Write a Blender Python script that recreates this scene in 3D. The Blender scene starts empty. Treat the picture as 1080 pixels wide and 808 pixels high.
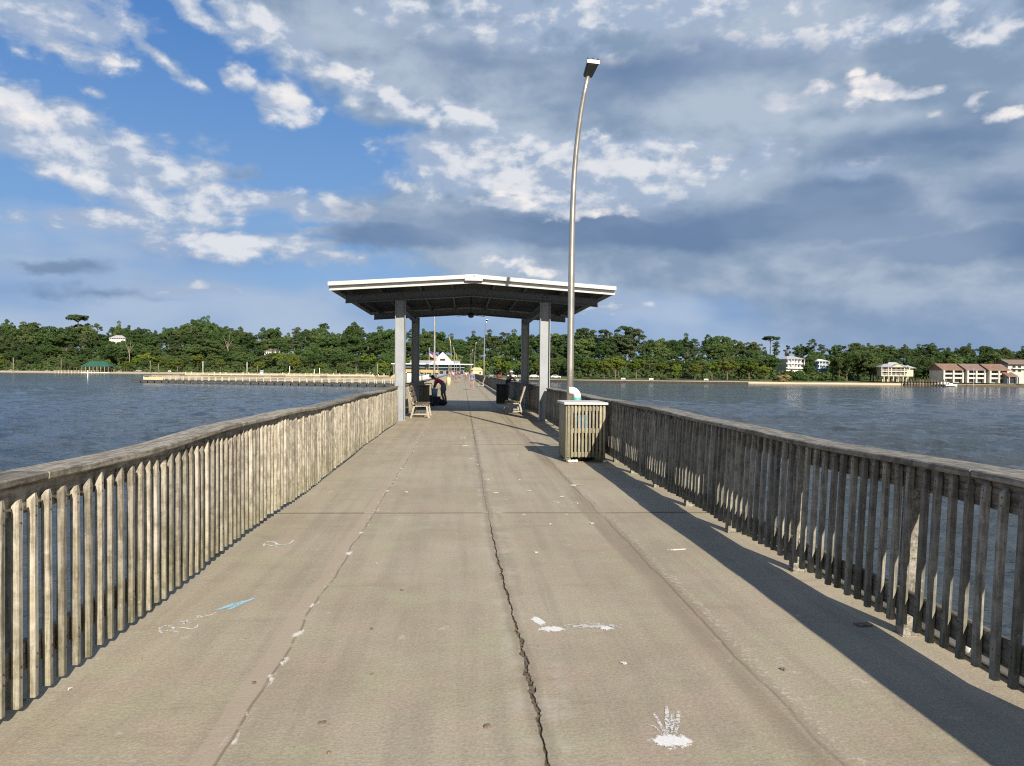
import bpy, math, random
EXPO = 0.43
import numpy as np
from mathutils import Vector, Matrix
R = math.radians
rnd = random.Random(7)
sc = bpy.context.scene
col = sc.collection

# ------------------------------------------------------------------ camera
F = 811.0; EYE = 1.62
YAW = math.atan(52/F); PITCH = -math.atan(11.8/F); ROLL = R(0.55)
f0 = Vector((math.sin(YAW)*math.cos(PITCH), math.cos(YAW)*math.cos(PITCH), math.sin(PITCH)))
r0 = Vector((math.cos(YAW), -math.sin(YAW), 0)); u0 = r0.cross(f0)
rr = r0*math.cos(ROLL)+u0*math.sin(ROLL); uu = u0*math.cos(ROLL)-r0*math.sin(ROLL)
CAM = Vector((0, 0, EYE))
def ray(px, py): return (f0 + rr*((px-540)/F) + uu*((404-py)/F))
def at(px, py, Y):
    d = ray(px, py); return CAM + d*(Y/d.y)
def gnd(px, py, z=0.0):
    d = ray(px, py); return CAM + d*((z-EYE)/d.z)
cam = bpy.data.cameras.new('camera'); co = bpy.data.objects.new('camera', cam); col.objects.link(co)
cam.sensor_width = 36; cam.lens = 36*F/1080; cam.clip_start = 0.05; cam.clip_end = 20000
m = Matrix((rr, uu, -f0)).transposed().to_4x4(); m.translation = CAM; co.matrix_world = m
sc.camera = co

# ------------------------------------------------------------------ tagging
def tag(o, label=None, cat=None, group=None, kind=None):
    if label: o['label'] = label
    if cat: o['category'] = cat
    if group: o['group'] = group
    if kind: o['kind'] = kind
    return o
def empty(name, loc, label, cat, group=None, rz=0):
    o = bpy.data.objects.new(name, None); o.empty_display_size = .2; col.objects.link(o)
    o.location = loc; o.rotation_euler = (0, 0, rz)
    return tag(o, label, cat, group)
def link(name, me, parent=None, loc=(0, 0, 0), rz=0):
    o = bpy.data.objects.new(name, me); col.objects.link(o)
    o.location = loc; o.rotation_euler = (0, 0, rz)
    if parent: o.parent = parent
    return o
def copy_tree(o, parent=None):
    c = o.copy(); col.objects.link(c)
    if parent: c.parent = parent
    for ch in o.children: copy_tree(ch, c)
    return c

# ------------------------------------------------------------------ mesh builder
class MB:
    def __init__(s): s.v = []; s.f = []; s.m = []; s.sm = []
    def add(s, vs, fs, mat=0, smooth=False):
        n = len(s.v); s.v += [tuple(p) for p in vs]
        for f in fs: s.f.append(tuple(i+n for i in f)); s.m.append(mat); s.sm.append(smooth)
        return s
    def b(s, x0, x1, y0, y1, z0, z1, mat=0, sh=None):
        vs = [(x0,y0,z0),(x1,y0,z0),(x1,y1,z0),(x0,y1,z0),(x0,y0,z1),(x1,y0,z1),(x1,y1,z1),(x0,y1,z1)]
        if sh: vs = [sh(*p) for p in vs]
        return s.add(vs, [(0,3,2,1),(4,5,6,7),(0,1,5,4),(1,2,6,5),(2,3,7,6),(3,0,4,7)], mat)
    def bar(s, a, c, w, h, mat=0, up=(0,0,1)):
        a = Vector(a); c = Vector(c); d = (c-a).normalized(); up = Vector(up)
        if abs(d.dot(up)) > .99: up = Vector((0,1,0))
        x = d.cross(up).normalized(); z = x.cross(d)
        vs = [p + x*(i*w/2) + z*(j*h/2) for p in (a, c) for i, j in ((-1,-1),(1,-1),(1,1),(-1,1))]
        return s.add(vs, [(0,1,2,3),(7,6,5,4),(0,4,5,1),(1,5,6,2),(2,6,7,3),(3,7,4,0)], mat)
    def tube(s, pts, rad, n=10, mat=0, caps=True):
        pts = [Vector(p) for p in pts]
        if not hasattr(rad, '__len__'): rad = [rad]*len(pts)
        d0 = (pts[1]-pts[0]).normalized()
        x = d0.orthogonal().normalized(); vs = []
        for i, p in enumerate(pts):
            d = (pts[min(i+1, len(pts)-1)]-pts[max(i-1, 0)]).normalized()
            x = (x - d*x.dot(d)).normalized(); y = d.cross(x)
            vs += [p + (x*math.cos(2*math.pi*k/n)+y*math.sin(2*math.pi*k/n))*rad[i] for k in range(n)]
        fs = [(i*n+k, i*n+(k+1) % n, (i+1)*n+(k+1) % n, (i+1)*n+k) for i in range(len(pts)-1) for k in range(n)]
        s.add(vs, fs, mat, True)
        if caps:
            L = (len(pts)-1)*n
            base = len(s.v)-len(vs)
            s.f.append(tuple(base+k for k in range(n-1, -1, -1))); s.m.append(mat); s.sm.append(False)
            s.f.append(tuple(base+L+k for k in range(n))); s.m.append(mat); s.sm.append(False)
        return s
    def sweep(s, prof, path, mat=0, caps=True):
        # prof: closed list of (a, b) ; path: list of functions result (origin, axis_a, axis_b)
        n = len(prof); vs = []
        for o, a, b in path:
            o = Vector(o); a = Vector(a); b = Vector(b)
            vs += [o + a*p + b*q for p, q in prof]
        fs = [(i*n+k, i*n+(k+1) % n, (i+1)*n+(k+1) % n, (i+1)*n+k) for i in range(len(path)-1) for k in range(n)]
        s.add(vs, fs, mat)
        if caps:
            base = len(s.v)-len(vs); L = (len(path)-1)*n
            s.f.append(tuple(base+k for k in range(n-1, -1, -1))); s.m.append(mat); s.sm.append(False)
            s.f.append(tuple(base+L+k for k in range(n))); s.m.append(mat); s.sm.append(False)
        return s
    def ell(s, c, r, nu=10, nv=7, mat=0):
        c = Vector(c)
        if not hasattr(r, '__len__'): r = (r, r, r)
        vs = [c+Vector((0, 0, r[2]))]
        for j in range(1, nv):
            t = math.pi*j/nv
            for i in range(nu):
                p = 2*math.pi*i/nu
                vs.append(c+Vector((r[0]*math.sin(t)*math.cos(p), r[1]*math.sin(t)*math.sin(p), r[2]*math.cos(t))))
        vs.append(c-Vector((0, 0, r[2])))
        fs = [(0, 1+i, 1+(i+1) % nu) for i in range(nu)]
        for j in range(nv-2):
            for i in range(nu):
                a = 1+j*nu; fs.append((a+i, a+nu+i, a+nu+(i+1) % nu, a+(i+1) % nu))
        a = 1+(nv-2)*nu; fs += [(a+i, len(vs)-1, a+(i+1) % nu) for i in range(nu)]
        return s.add(vs, fs, mat, True)
    def mesh(s, name, mats):
        me = bpy.data.meshes.new(name); me.from_pydata(s.v, [], s.f)
        if not isinstance(mats, (list, tuple)): mats = [mats]
        for mm in mats: me.materials.append(mm)
        me.polygons.foreach_set('material_index', s.m); me.polygons.foreach_set('use_smooth', s.sm)
        me.update(); return me
    def build(s, name, mats, parent=None, loc=(0, 0, 0), rz=0, bevel=0):
        o = link(name, s.mesh(name, mats), parent, loc, rz)
        if bevel:
            bv = o.modifiers.new('bevel', 'BEVEL'); bv.width = bevel; bv.segments = 2; bv.limit_method = 'ANGLE'; bv.angle_limit = R(40)
        return o

# ------------------------------------------------------------------ node helper
class N:
    def __init__(s, tree): s.t = tree; s.n = tree.nodes; s.l = tree.links
    def put(s, sock, v):
        if isinstance(v, bpy.types.NodeSocket): s.l.new(v, sock)
        elif v is not None:
            if hasattr(v, '__len__') and len(v) == 3 and sock.type == 'RGBA': v = (*v, 1)
            sock.default_value = v
    def math(s, op, a, b=None, c=None, clamp=False):
        x = s.n.new('ShaderNodeMath'); x.operation = op; x.use_clamp = clamp
        s.put(x.inputs[0], a)
        if b is not None: s.put(x.inputs[1], b)
        if c is not None: s.put(x.inputs[2], c)
        return x.outputs[0]
    def vmath(s, op, a, b=None, scale=None):
        x = s.n.new('ShaderNodeVectorMath'); x.operation = op
        s.put(x.inputs[0], a)
        if b is not None: s.put(x.inputs[1], b)
        if scale is not None: s.put(x.inputs['Scale'], scale)
        return x.outputs['Value'] if op in ('LENGTH', 'DOT_PRODUCT', 'DISTANCE') else x.outputs[0]
    def mix(s, f, a, b, blend='MIX'):
        x = s.n.new('ShaderNodeMix'); x.data_type = 'RGBA'; x.blend_type = blend
        s.put(x.inputs[0], f); s.put(x.inputs[6], a); s.put(x.inputs[7], b); return x.outputs[2]
    def ss(s, v, a, b, lo=0.0, hi=1.0):
        x = s.n.new('ShaderNodeMapRange'); x.interpolation_type = 'SMOOTHSTEP'
        s.put(x.inputs[0], v); s.put(x.inputs[1], a); s.put(x.inputs[2], b); s.put(x.inputs[3], lo); s.put(x.inputs[4], hi); return x.outputs[0]
    def lin(s, v, a, b, lo=0.0, hi=1.0):
        x = s.n.new('ShaderNodeMapRange')
        s.put(x.inputs[0], v); s.put(x.inputs[1], a); s.put(x.inputs[2], b); s.put(x.inputs[3], lo); s.put(x.inputs[4], hi); return x.outputs[0]
    def noise(s, vec, scale, detail=3, rough=.5, color=False, dist=0):
        x = s.n.new('ShaderNodeTexNoise'); s.put(x.inputs['Vector'], vec)
        x.inputs['Scale'].default_value = scale; x.inputs['Detail'].default_value = detail
        x.inputs['Roughness'].default_value = rough; x.inputs['Distortion'].default_value = dist
        return x.outputs[1] if color else x.outputs[0]
    def mapping(s, vec, loc=(0,0,0), rot=(0,0,0), scale=(1,1,1), typ='POINT'):
        x = s.n.new('ShaderNodeMapping'); x.vector_type = typ; s.put(x.inputs[0], vec)
        x.inputs[1].default_value = loc; x.inputs[2].default_value = rot; x.inputs[3].default_value = scale
        return x.outputs[0]
    def ramp(s, v, stops):
        x = s.n.new('ShaderNodeValToRGB'); s.put(x.inputs[0], v); e = x.color_ramp.elements
        while len(e) < len(stops): e.new(.5)
        for i, (p, c) in enumerate(stops): e[i].position = p; e[i].color = (*c, 1)
        return x.outputs[0]
    def sep(s, v):
        x = s.n.new('ShaderNodeSeparateXYZ'); s.put(x.inputs[0], v); return x.outputs
    def comb(s, a, b, c):
        x = s.n.new('ShaderNodeCombineXYZ'); s.put(x.inputs[0], a); s.put(x.inputs[1], b); s.put(x.inputs[2], c); return x.outputs[0]
    def bump(s, h, strength, dist, normal=None):
        x = s.n.new('ShaderNodeBump'); x.inputs['Strength'].default_value = strength; x.inputs['Distance'].default_value = dist
        s.put(x.inputs['Height'], h)
        if normal is not None: s.put(x.inputs['Normal'], normal)
        return x.outputs[0]
def newmat(name, rough=.8, metal=0.0, color=None):
    mt = bpy.data.materials.new(name); mt.use_nodes = True
    g = N(mt.node_tree); bs = g.n['Principled BSDF']
    bs.inputs['Roughness'].default_value = rough; bs.inputs['Metallic'].default_value = metal
    if color: bs.inputs['Base Color'].default_value = (*color, 1)
    return mt, g, bs
def objco(g): 
    x = g.n.new('ShaderNodeTexCoord'); return x.outputs['Object']
def worldpos(g):
    x = g.n.new('ShaderNodeNewGeometry'); return x.outputs['Position']
def plain(name, c, rough=.7, metal=0.0, var=.12, scale=3.0, bump=0.0):
    """procedural paint / cloth / plastic: base colour with worn, noisy variation"""
    mt, g, bs = newmat(name, rough, metal)
    p = objco(g); n = g.noise(p, scale, 5, .6)
    k = g.lin(n, .3, .7, 1-var, 1+var)
    g.put(bs.inputs['Base Color'], g.vmath('SCALE', Vector(c), scale=k))
    g.put(bs.inputs['Roughness'], g.lin(n, .3, .7, rough-.08, min(1, rough+.08)))
    if bump: g.put(bs.inputs['Normal'], g.bump(g.noise(p, scale*8, 4), .4, bump))
    return mt
def objrand(g):
    a = g.n.new('ShaderNodeObjectInfo').outputs['Random']; b = g.n.new('ShaderNodeNewGeometry').outputs['Random Per Island']
    return g.math('FRACT', g.math('ADD', a, b))

def wood(name, c1, c2, c3, axis=2, algae=.35, orange=0.0, dark=.5):
    """weathered timber: grain along axis, per-board tone, lichen, checks, green algae low down"""
    mt, g, bs = newmat(name, .85)
    p = worldpos(g); rn = objrand(g)
    sc_ = [26, 26, 26]; sc_[axis] = 1.6
    off = g.vmath('SCALE', g.comb(rn, g.math('MULTIPLY', rn, 7.3), g.math('MULTIPLY', rn, 3.1)), scale=31.0)
    q = g.vmath('ADD', g.vmath('MULTIPLY', p, Vector(sc_)), off)
    gr = g.noise(q, 1.6, 5, .65, dist=.6)
    bl = g.noise(g.vmath('ADD', p, off), 3.2, 4, .6)
    sp = g.noise(p, 42, 3, .6)
    base = g.mix(g.ss(g.math('ADD', gr, g.math('MULTIPLY', g.math('SUBTRACT', g.noise(p, 11, 4, .7), .5), .8)), .30, .70), c1, c2)
    base = g.mix(g.ss(bl, .52, .75, 0, .6), base, c3)
    tone = g.lin(rn, 0, 1, .62, 1.25)
    base = g.vmath('SCALE', base, scale=tone)
    if orange: base = g.mix(g.ss(rn, 1-orange, 1-orange+.004), base, (.34, .21, .11))
    z = g.sep(p)[2]
    al = g.math('MULTIPLY', g.ss(g.math('ADD', z, g.math('MULTIPLY', bl, .9)), 1.15, .35), algae)
    base = g.mix(al, base, (.10, .11, .035))
    base = g.mix(g.ss(sp, .62, .7, 0, .45), base, (.42, .43, .38))      # pale lichen
    chk = g.ss(gr, .36, .24)
    base = g.mix(g.math('MULTIPLY', chk, dark), base, (.035, .03, .024))
    g.put(bs.inputs['Base Color'], base)
    g.put(bs.inputs['Normal'], g.bump(g.math('ADD', gr, g.math('MULTIPLY', sp, .3)), .6, .006))
    return mt

M = {}
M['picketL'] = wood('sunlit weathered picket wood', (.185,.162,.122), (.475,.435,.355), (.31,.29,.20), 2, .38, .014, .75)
M['picketR'] = wood('weathered picket wood with painted shade', (.140,.132,.115), (.345,.33,.285), (.21,.205,.165), 2, .35, .008, .75)  # same wood as the left pickets, base darkened to stand in for shade
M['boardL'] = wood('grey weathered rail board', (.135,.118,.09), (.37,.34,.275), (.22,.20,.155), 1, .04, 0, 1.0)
M['boardR'] = wood('weathered rail board with painted shade', (.105,.097,.083), (.31,.29,.245), (.18,.17,.14), 1, .04, 0, 1.0)  # left rail board again, with shade put into a darker base colour
M['box'] = wood('greenish box slat wood', (.23,.205,.145), (.37,.34,.25), (.22,.21,.10), 2, .45, 0, .6)
M['bench'] = wood('brown bench slat', (.13,.10,.07), (.22,.17,.12), (.18,.15,.11), 1, .0, 0, .5)
M['dock'] = wood('dark tarred dock timber', (.05,.037,.027), (.085,.062,.045), (.07,.055,.04), 0, .1, 0, .4)
M['pile'] = wood('grey piling wood', (.20,.17,.13), (.32,.28,.22), (.25,.22,.17), 2, .1, 0, .5)
M['dockrail'] = plain('cream painted dock rail', (.62,.56,.42), .7)
M['white'] = plain('white paint', (.78,.77,.73), .55, 0, .06)
M['offwhite'] = plain('off white siding', (.66,.63,.56), .7, 0, .08, .4)
M['cream'] = plain('cream paint', (.70,.58,.34), .7)
M['galv'] = plain('galvanised steel', (.30,.325,.345), .5, .1, .10, 3)
M['steeldark'] = plain('dull painted steel', (.10,.11,.12), .6, .1, .18, 5)
M['beam'] = plain('galvanised steel with painted shade', (.135,.155,.17), .55, .1, .2, 6)  # darker copy of the column steel, imitating the shade under the roof
M['pole'] = plain('brushed aluminium pole', (.52,.48,.42), .36, .75, .10, 2)
M['fascia'] = plain('white roof trim', (.56,.56,.54), .45, 0, .08)
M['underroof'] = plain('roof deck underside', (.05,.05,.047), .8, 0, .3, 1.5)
M['black'] = plain('black rubber', (.015,.015,.016), .6)
M['char'] = plain('charcoal plastic', (.04,.042,.045), .6)
M['glass'] = plain('dark window glass', (.035,.045,.055), .12, 0, .2, .7)
M['concleg'] = plain('pale bench casting', (.38,.35,.29), .75)
M['pvc'] = plain('white plastic pipe', (.82,.82,.79), .35, 0, .04)
M['teal'] = plain('teal collar', (.10,.42,.36), .5)
M['binwood'] = wood('black green bin wood', (.03,.032,.025), (.06,.06,.045), (.05,.055,.03), 2, .2, 0, .4)
M['navy'] = plain('navy cooler plastic', (.018,.03,.06), .45)
M['paleblue'] = plain('pale blue bucket', (.34,.48,.58), .5, 0, .3, 14)
def chalk(name, c, lo):
    mt, g, bs = newmat(name, .95); p = worldpos(g); n = g.noise(p, 85, 4, .7); n2 = g.noise(p, 9, 3, .6)
    g.put(bs.inputs['Base Color'], c); g.put(bs.inputs['Alpha'], g.ss(g.math('ADD', n, g.math('MULTIPLY', g.math('SUBTRACT', n2, .5), .5)), lo, lo+.16)); return mt
M['chalkw'] = chalk('white chalk', (.68,.68,.66), .36); M['chalkb'] = chalk('pale blue chalk', (.36,.58,.67), .34); M['streak'] = chalk('thin worn paint', (.72,.72,.70), .43)
# ------------------------------------------------------------------ deck
XJ = [-2.42, .30, 3.02]
YJ = [-7.8, .5, 8.82, 17.1, 25.4] + [33.7+8.3*i for i in range(37)]
def deck_mat():
    mt, g, bs = newmat('worn pier concrete', .9)
    p = worldpos(g); x, y, z = g.sep(p)
    big = g.noise(p, .55, 5, .6); mid = g.noise(p, 3.1, 5, .65); fine = g.noise(p, 55, 3, .7)
    streak = g.noise(g.mapping(p, scale=(5.5, .22, 1)), 1.0, 5, .6)
    smear = g.noise(g.mapping(p, scale=(.8, 4.5, 1)), 1.2, 5, .65)
    base = g.mix(g.ss(big, .34, .66), (.365,.315,.222), (.44,.388,.288))
    base = g.mix(g.ss(streak, .40, .66, 0, .55), base, (.295,.255,.19))
    base = g.mix(g.ss(smear, .56, .74, 0, .5), base, (.25,.205,.15))
    base = g.mix(g.ss(mid, .54, .74, 0, .45), base, (.43,.385,.30))
    tint = g.noise(p, 1.7, 4, .65); tint2 = g.noise(g.vmath('ADD', p, Vector((31, 7, 3))), 2.3, 4, .65)
    base = g.mix(g.ss(tint, .48, .66, 0, .55), base, (.40,.385,.25)); base = g.mix(g.ss(tint2, .50, .68, 0, .5), base, (.43,.335,.26))
    base = g.vmath('SCALE', base, scale=g.lin(fine, .25, .75, .74, 1.20))
    base = g.vmath('SCALE', base, scale=g.lin(g.noise(p, 130, 2, .6), .3, .7, .88, 1.1))
    pit = g.noise(p, 19, 3, .6)
    base = g.mix(g.ss(pit, .70, .74, 0, .6), base, (.14,.11,.08))
    fl = g.noise(p, 27, 4, .7); 
    # worn wheel lines, chipped pale mortar and rust bands that follow the slab joints
    wob = g.math('MULTIPLY', g.math('SUBTRACT', g.noise(g.mapping(p, scale=(.4,1,1)), 1.3, 3), .5), .10)
    drift = g.lin(y, 3, 8, .075, 0)
    def band(x0, w, soft): 
        xx = g.math('SUBTRACT', x, drift) if .25 < x0 < .4 else x
        d = g.math('ABSOLUTE', g.math('SUBTRACT', g.math('ADD', xx, wob), x0)); return g.ss(d, w+soft, w)
    jy = g.math('PINGPONG', g.math('ADD', g.math('SUBTRACT', y, .5), g.math('MULTIPLY', wob, .35)), 4.15)
    base = g.mix(g.math('MULTIPLY', g.ss(jy, .055, .012), .75), base, (.085,.068,.05))
    base = g.mix(g.math('MULTIPLY', g.math('MULTIPLY', band(1.585, .003, .012), g.ss(streak, .36, .52)), .75), base, (.13,.10,.07))
    base = g.mix(g.math('MULTIPLY', g.math('MULTIPLY', band(-1.0, .004, .008), g.ss(mid, .38, .5)), .7), base, (.15,.12,.09))
    base = g.mix(g.math('MULTIPLY', band(-1.06, .045, .02), .6), base, (.42,.345,.265))
    base = g.mix(g.math('MULTIPLY', g.math('MULTIPLY', band(-1.0, .012, .03), g.ss(g.noise(g.mapping(p, scale=(3,1,1)), 3.3, 4, .6), .56, .62)), .9), base, (.74,.71,.64))
    base = g.mix(g.math('MULTIPLY', band(.34, .09, .10), g.ss(mid, .46, .62, 0, .55)), base, (.47,.43,.36))
    base = g.mix(g.math('MULTIPLY', band(.30, .02, .05), .35), base, (.17,.13,.09))
    base = g.mix(g.math('MULTIPLY', band(1.52, .10, .06), g.ss(streak, .35, .6, .15, .55)), base, (.24,.19,.135))
    base = g.mix(g.math('MULTIPLY', band(1.66, .02, .05), g.ss(fl, .52, .66, 0, .8)), base, (.56,.52,.45))
    # whitish scuffs scattered over the right-hand lanes
    sc1 = g.math('MULTIPLY', g.ss(g.noise(p, 6.5, 5, .7), .60, .70), g.ss(g.noise(p, .8, 2), .50, .62))
    base = g.mix(g.math('MULTIPLY', sc1, .55), base, (.60,.57,.52))
    g.put(bs.inputs['Base Color'], base)
    h = g.math('ADD', g.math('MULTIPLY', fine, .5), g.math('ADD', g.math('MULTIPLY', mid, .6), g.math('MULTIPLY', pit, .5)))
    g.put(bs.inputs['Normal'], g.bump(h, .55, .008))
    return mt
M['deck'] = deck_mat()
M['grout'] = plain('dirt in deck joints', (.15,.12,.085), .95, 0, .7, 34, .03)
mb = MB(); jr = random.Random(3)
def edge(x, y0, y1, sgn, near):
    """points along a slab edge; crumbled where the centre joint has opened"""
    if not near: return [(x+sgn*.004, y0), (x+sgn*.004, y1)]
    pts = []; n = int((y1-y0)/.022)
    w = 0
    for i in range(n+1):
        y = y0+(y1-y0)*i/n
        if x == .30:
            op = min(1, max(0, (8.3-y)/1.2))*(.30+.70*abs(math.sin(y*1.7+.6)))
            if y > 9: op = 0
            w = .35*w + .65*jr.uniform(-.35, 1)
            mid = x+.075*min(1, max(0, (8.0-y)/5))+.005*math.sin(y*1.7)+.003*math.sin(y*7.3)+.004*math.sin(y*19+2)
            pts.append((mid+sgn*max(.0010, .0018+(.018+.012*min(1, max(0, (6-y)/2.5)))*op*(w+.2)), y))
        else:
            pts.append((x+sgn*(.002+.002*jr.random())+.004*math.sin(y*2.3), y))
    return pts
for j in range(len(YJ)-1):
    y0, y1 = YJ[j]+.011, YJ[j+1]-.011
    near = y0 < 17
    for i in range(2):
        a, c = XJ[i], XJ[i+1]
        le = edge(a, y0, y1, 1, near and i > 0); re = edge(c, y0, y1, -1, near and i < 1)
        if i == 0: le = [(a, y0), (a, y1)]
        if i == 1: re = [(c, y0), (c, y1)]
        loop = le + re[::-1]; n = len(loop)
        top = [(px, py, 0) for px, py in loop]; bot = [(px, py, -.16) for px, py in loop]
        mb.add(top+bot, [tuple(range(n-1, -1, -1)), tuple(range(n, 2*n))] + [(k, (k+1) % n, n+(k+1) % n, n+k) for k in range(n)])
deck = mb.build('pier_deck', M['deck']); tag(deck, kind='structure')
tag(MB().b(-2.40, 3.0, -7.8, 330, -.155, -.013).build('deck_joint_bed', M['grout']), kind='structure')
mb = MB()
for y in np.arange(-4, 325, 8.3):
    for x in (-1.9, .3, 2.5): mb.tube([(x, y, -4.2), (x, y, -.6)], .17, 8)
    mb.b(-2.3, 2.9, y-.25, y+.25, -.6, -.165)
tag(mb.build('pier_substructure', M['grout']), kind='structure')
mb = MB().tube([(2.955, y, .052+.003*math.sin(y)) for y in np.arange(0.2, 24.5, .6)], .05, 10)
for y in np.arange(1.2, 24, 3.05): mb.tube([(2.955, y-.06, .052), (2.955, y+.06, .052)], .058, 10)
tag(mb.build('conduit_pipe', M['pvc']), 'white plastic pipe lying along the deck edge outside the shaded railing', 'pipe')

# ------------------------------------------------------------------ railings
M['rust'] = plain('rusty nail', (.10,.05,.03), .8)
def wobL(y): return .018*math.sin(y*.62+.4)+.012*math.sin(y*1.43), .012*math.sin(y*.8+1)+.007*math.sin(y*2.1)
def wobR(y): return .014*math.sin(y*.55)+.010*math.sin(y*1.31+2), .010*math.sin(y*.7)+.006*math.sin(y*1.9)
def picket_mesh(i, mat):
    r = random.Random(100+i); w = .0375/2; h = r.uniform(.955, .985); t = .030
    mb = MB(); n = 7
    # slightly eased square section with a pointed sawn top
    def ring(z, s=1.0, dx=0, dy=0): 
        e = .004
        return [(sx*(w-ex)*s+dx, sy*(w-ey)*s+dy, z) for sx, sy, ex, ey in ((-1,-1,e,0),(1,-1,e,0),(1,-1,0,e),(1,1,0,e),(1,1,e,0),(-1,1,e,0),(-1,1,0,e),(-1,-1,0,e))]
    bx, by = r.uniform(-.005, .005), r.uniform(-.005, .005)
    zs = [0, .25*h, .5*h, .75*h, h-t]
    vs = []
    for k, z in enumerate(zs): vs += ring(z, 1, bx*math.sin(math.pi*k/4), by*math.sin(math.pi*k/4))
    top = ring(h, .45, .006, .004)
    for q, p in enumerate(top): top[q] = (p[0], p[1], h - (.010 if p[0] < 0 else 0)*r.uniform(.6, 1.2))
    vs += top
    fs = [(a*8+k, a*8+(k+1) % 8, (a+1)*8+(k+1) % 8, (a+1)*8+k) for a in range(5) for k in range(8)]
    fs += [tuple(range(7, -1, -1)), tuple(range(40, 48))]
    mb.add(vs, fs, 0)
    for z in (h-.055+r.uniform(-.01,.01), h-.10+r.uniform(-.01,.01), .15+r.uniform(-.01,.01), .20+r.uniform(-.01,.01)):      # rusty nail heads
        for sx in (-1, 1):
            yy = r.uniform(-.006, .006); mb.b(min(sx*(w-.001), sx*(w+.0015)), max(sx*(w-.001), sx*(w+.0015)), yy-.004, yy+.004, z-.004, z+.004, 1)
    return mb.mesh('picket', [mat, M['rust']])
def railing(side, y0, y1, label, near=True, group=None):
    s = -1 if side == 'L' else 1
    xp = -2.055 if side == 'L' else 2.665             # centre line of the pickets
    lean = .004 if side == 'L' else .042
    wob = wobL if side == 'L' else wobR
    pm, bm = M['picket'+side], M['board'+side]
    root = empty('wooden_railing', (xp, (y0+y1)/2, 0), label, 'railing', group)
    ox, oy = xp, (y0+y1)/2
    def P(d, y, z):      # d = distance outboard of the picket line
        a, b = wob(y); return (s*d+a+s*lean*z, y-oy, z+b*z)
    step = .3 if near else 2.0
    ys = list(np.arange(y0, y1-.01, step))+[y1]
    def board(name, d0, d1, z0, z1, lens, mat, extra=0):
        mb = MB(); r = random.Random(len(name)*7+int(y0)); y = y0
        while y < y1-.02:
            e = min(y1, y+lens*r.uniform(.85, 1.1))
            if y1-e < .5: e = y1
            j = r.uniform(-.007, .007); k = r.uniform(-.0015, .004); c = .007
            seg = list(np.arange(y+.004, e-.05, step))+[e-.004]
            prof = [(d0+c, z0), (d1-c, z0), (d1, z0+c), (d1, z1-c), (d1-c, z1), (d0+c, z1), (d0, z1-c), (d0, z0+c)]
            path_pts = []
            for yy in seg:
                jag = r.uniform(-extra, extra)
                path_pts.append([P(dd+j+jag*(1 if dd < (d0+d1)/2 else .3), yy, zz+k) for dd, zz in prof])
            base = len(mb.v); vs = [q for ring in path_pts for q in ring]; n = 8
            fs = [(a*n+q, a*n+(q+1) % n, (a+1)*n+(q+1) % n, (a+1)*n+q) for a in range(len(seg)-1) for q in range(n)]
            fs += [tuple(range(n-1, -1, -1)), tuple((len(seg)-1)*n+q for q in range(n))]
            mb.add(vs, fs)
            y = e
        return mb.build(name, mat, root)
    board('cap_rail', -.026, .205 if side == 'L' else .25, 1.072, 1.112, 3.6, bm, .005 if near else 0)
    board('upper_stringer', .0205, .058, .925, 1.0705, 3.0, bm)
    board('lower_stringer', .0205, .058, .165, .305, 3.0, bm)
    # posts
    py = y0+(.75 if side == 'L' else 1.57)
    mbp = MB(); cnt = 0; posts = []
    while py < y1-.2:
        posts.append(py); py += 1.53 if near else 3.05
    pmesh = None
    for k, yy in enumerate(posts):
        a, b = wob(yy)
        if pmesh is None:
            q = MB().b(-.045, .045, -.045, .045, 0, 1.069); q.b(-.055, .055, -.055, .055, 0.0005, .006, 1)
            pmesh = q.mesh('post', [pm if side == 'L' else bm, bm])
            for v in pmesh.vertices: v.co.x += s*lean*v.co.z
        if k < 100: link('post', pmesh, root, (s*.105+a, yy-oy, 0))
    # pickets
    pitch = .1345; n = int((y1-y0-.08)/pitch); r = random.Random(5 if side == 'L' else 6)
    meshes = [picket_mesh(i+(0 if side == 'L' else 20), pm) for i in range(6)]
    idx = [i for i in range(n) if y0+.06+i*pitch > 2.9][:100] if near else []
    rest = MB()
    for i in range(n):
        yy = y0+.06+i*pitch+r.uniform(-.007, .007); a, b = wob(yy)
        me = meshes[r.randrange(6)]
        z0 = (.047 if side == 'L' else .108)+r.uniform(-.012, .012)+.01*math.sin(yy); tx = r.uniform(-.004, .004); ty = r.uniform(-.005, .005)+s*lean; zr = r.uniform(-.06, .06)
        loc = (a+s*lean*z0+r.uniform(-.002, .001)*s, yy-oy, z0)
        if i in idx:
            o = link('picket', me, root, loc); o.rotation_euler = (tx, ty, zr)
        elif near or yy < 75:
            mt4 = Matrix.Translation(loc) @ Matrix.Rotation(ty, 4, 'Y') @ Matrix.Rotation(tx, 4, 'X')
            vs = [mt4 @ v.co for v in me.vertices]
            rest.add(vs, [tuple(f.vertices) for f in me.polygons])
        else:
            rest.b(loc[0]-.019, loc[0]+.019, loc[1]-.019, loc[1]+.019, z0, 1.05)
    o = rest.build('picket', pm, root); tag(o, kind='stuff')
    return root
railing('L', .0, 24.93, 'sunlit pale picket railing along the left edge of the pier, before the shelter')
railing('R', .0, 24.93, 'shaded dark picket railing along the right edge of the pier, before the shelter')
railing('L', 25.31, 32.9, 'short picket railing behind the near bench, between the two left shelter posts', False)
railing('R', 25.31, 32.9, 'short picket railing behind the far bench, between the two right shelter posts', False)
railing('L', 33.3, 318, 'long picket railing running from the rear left shelter post towards the shore', False)
railing('R', 33.3, 318, 'long picket railing running from the rear right shelter post towards the shore', False)
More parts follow.
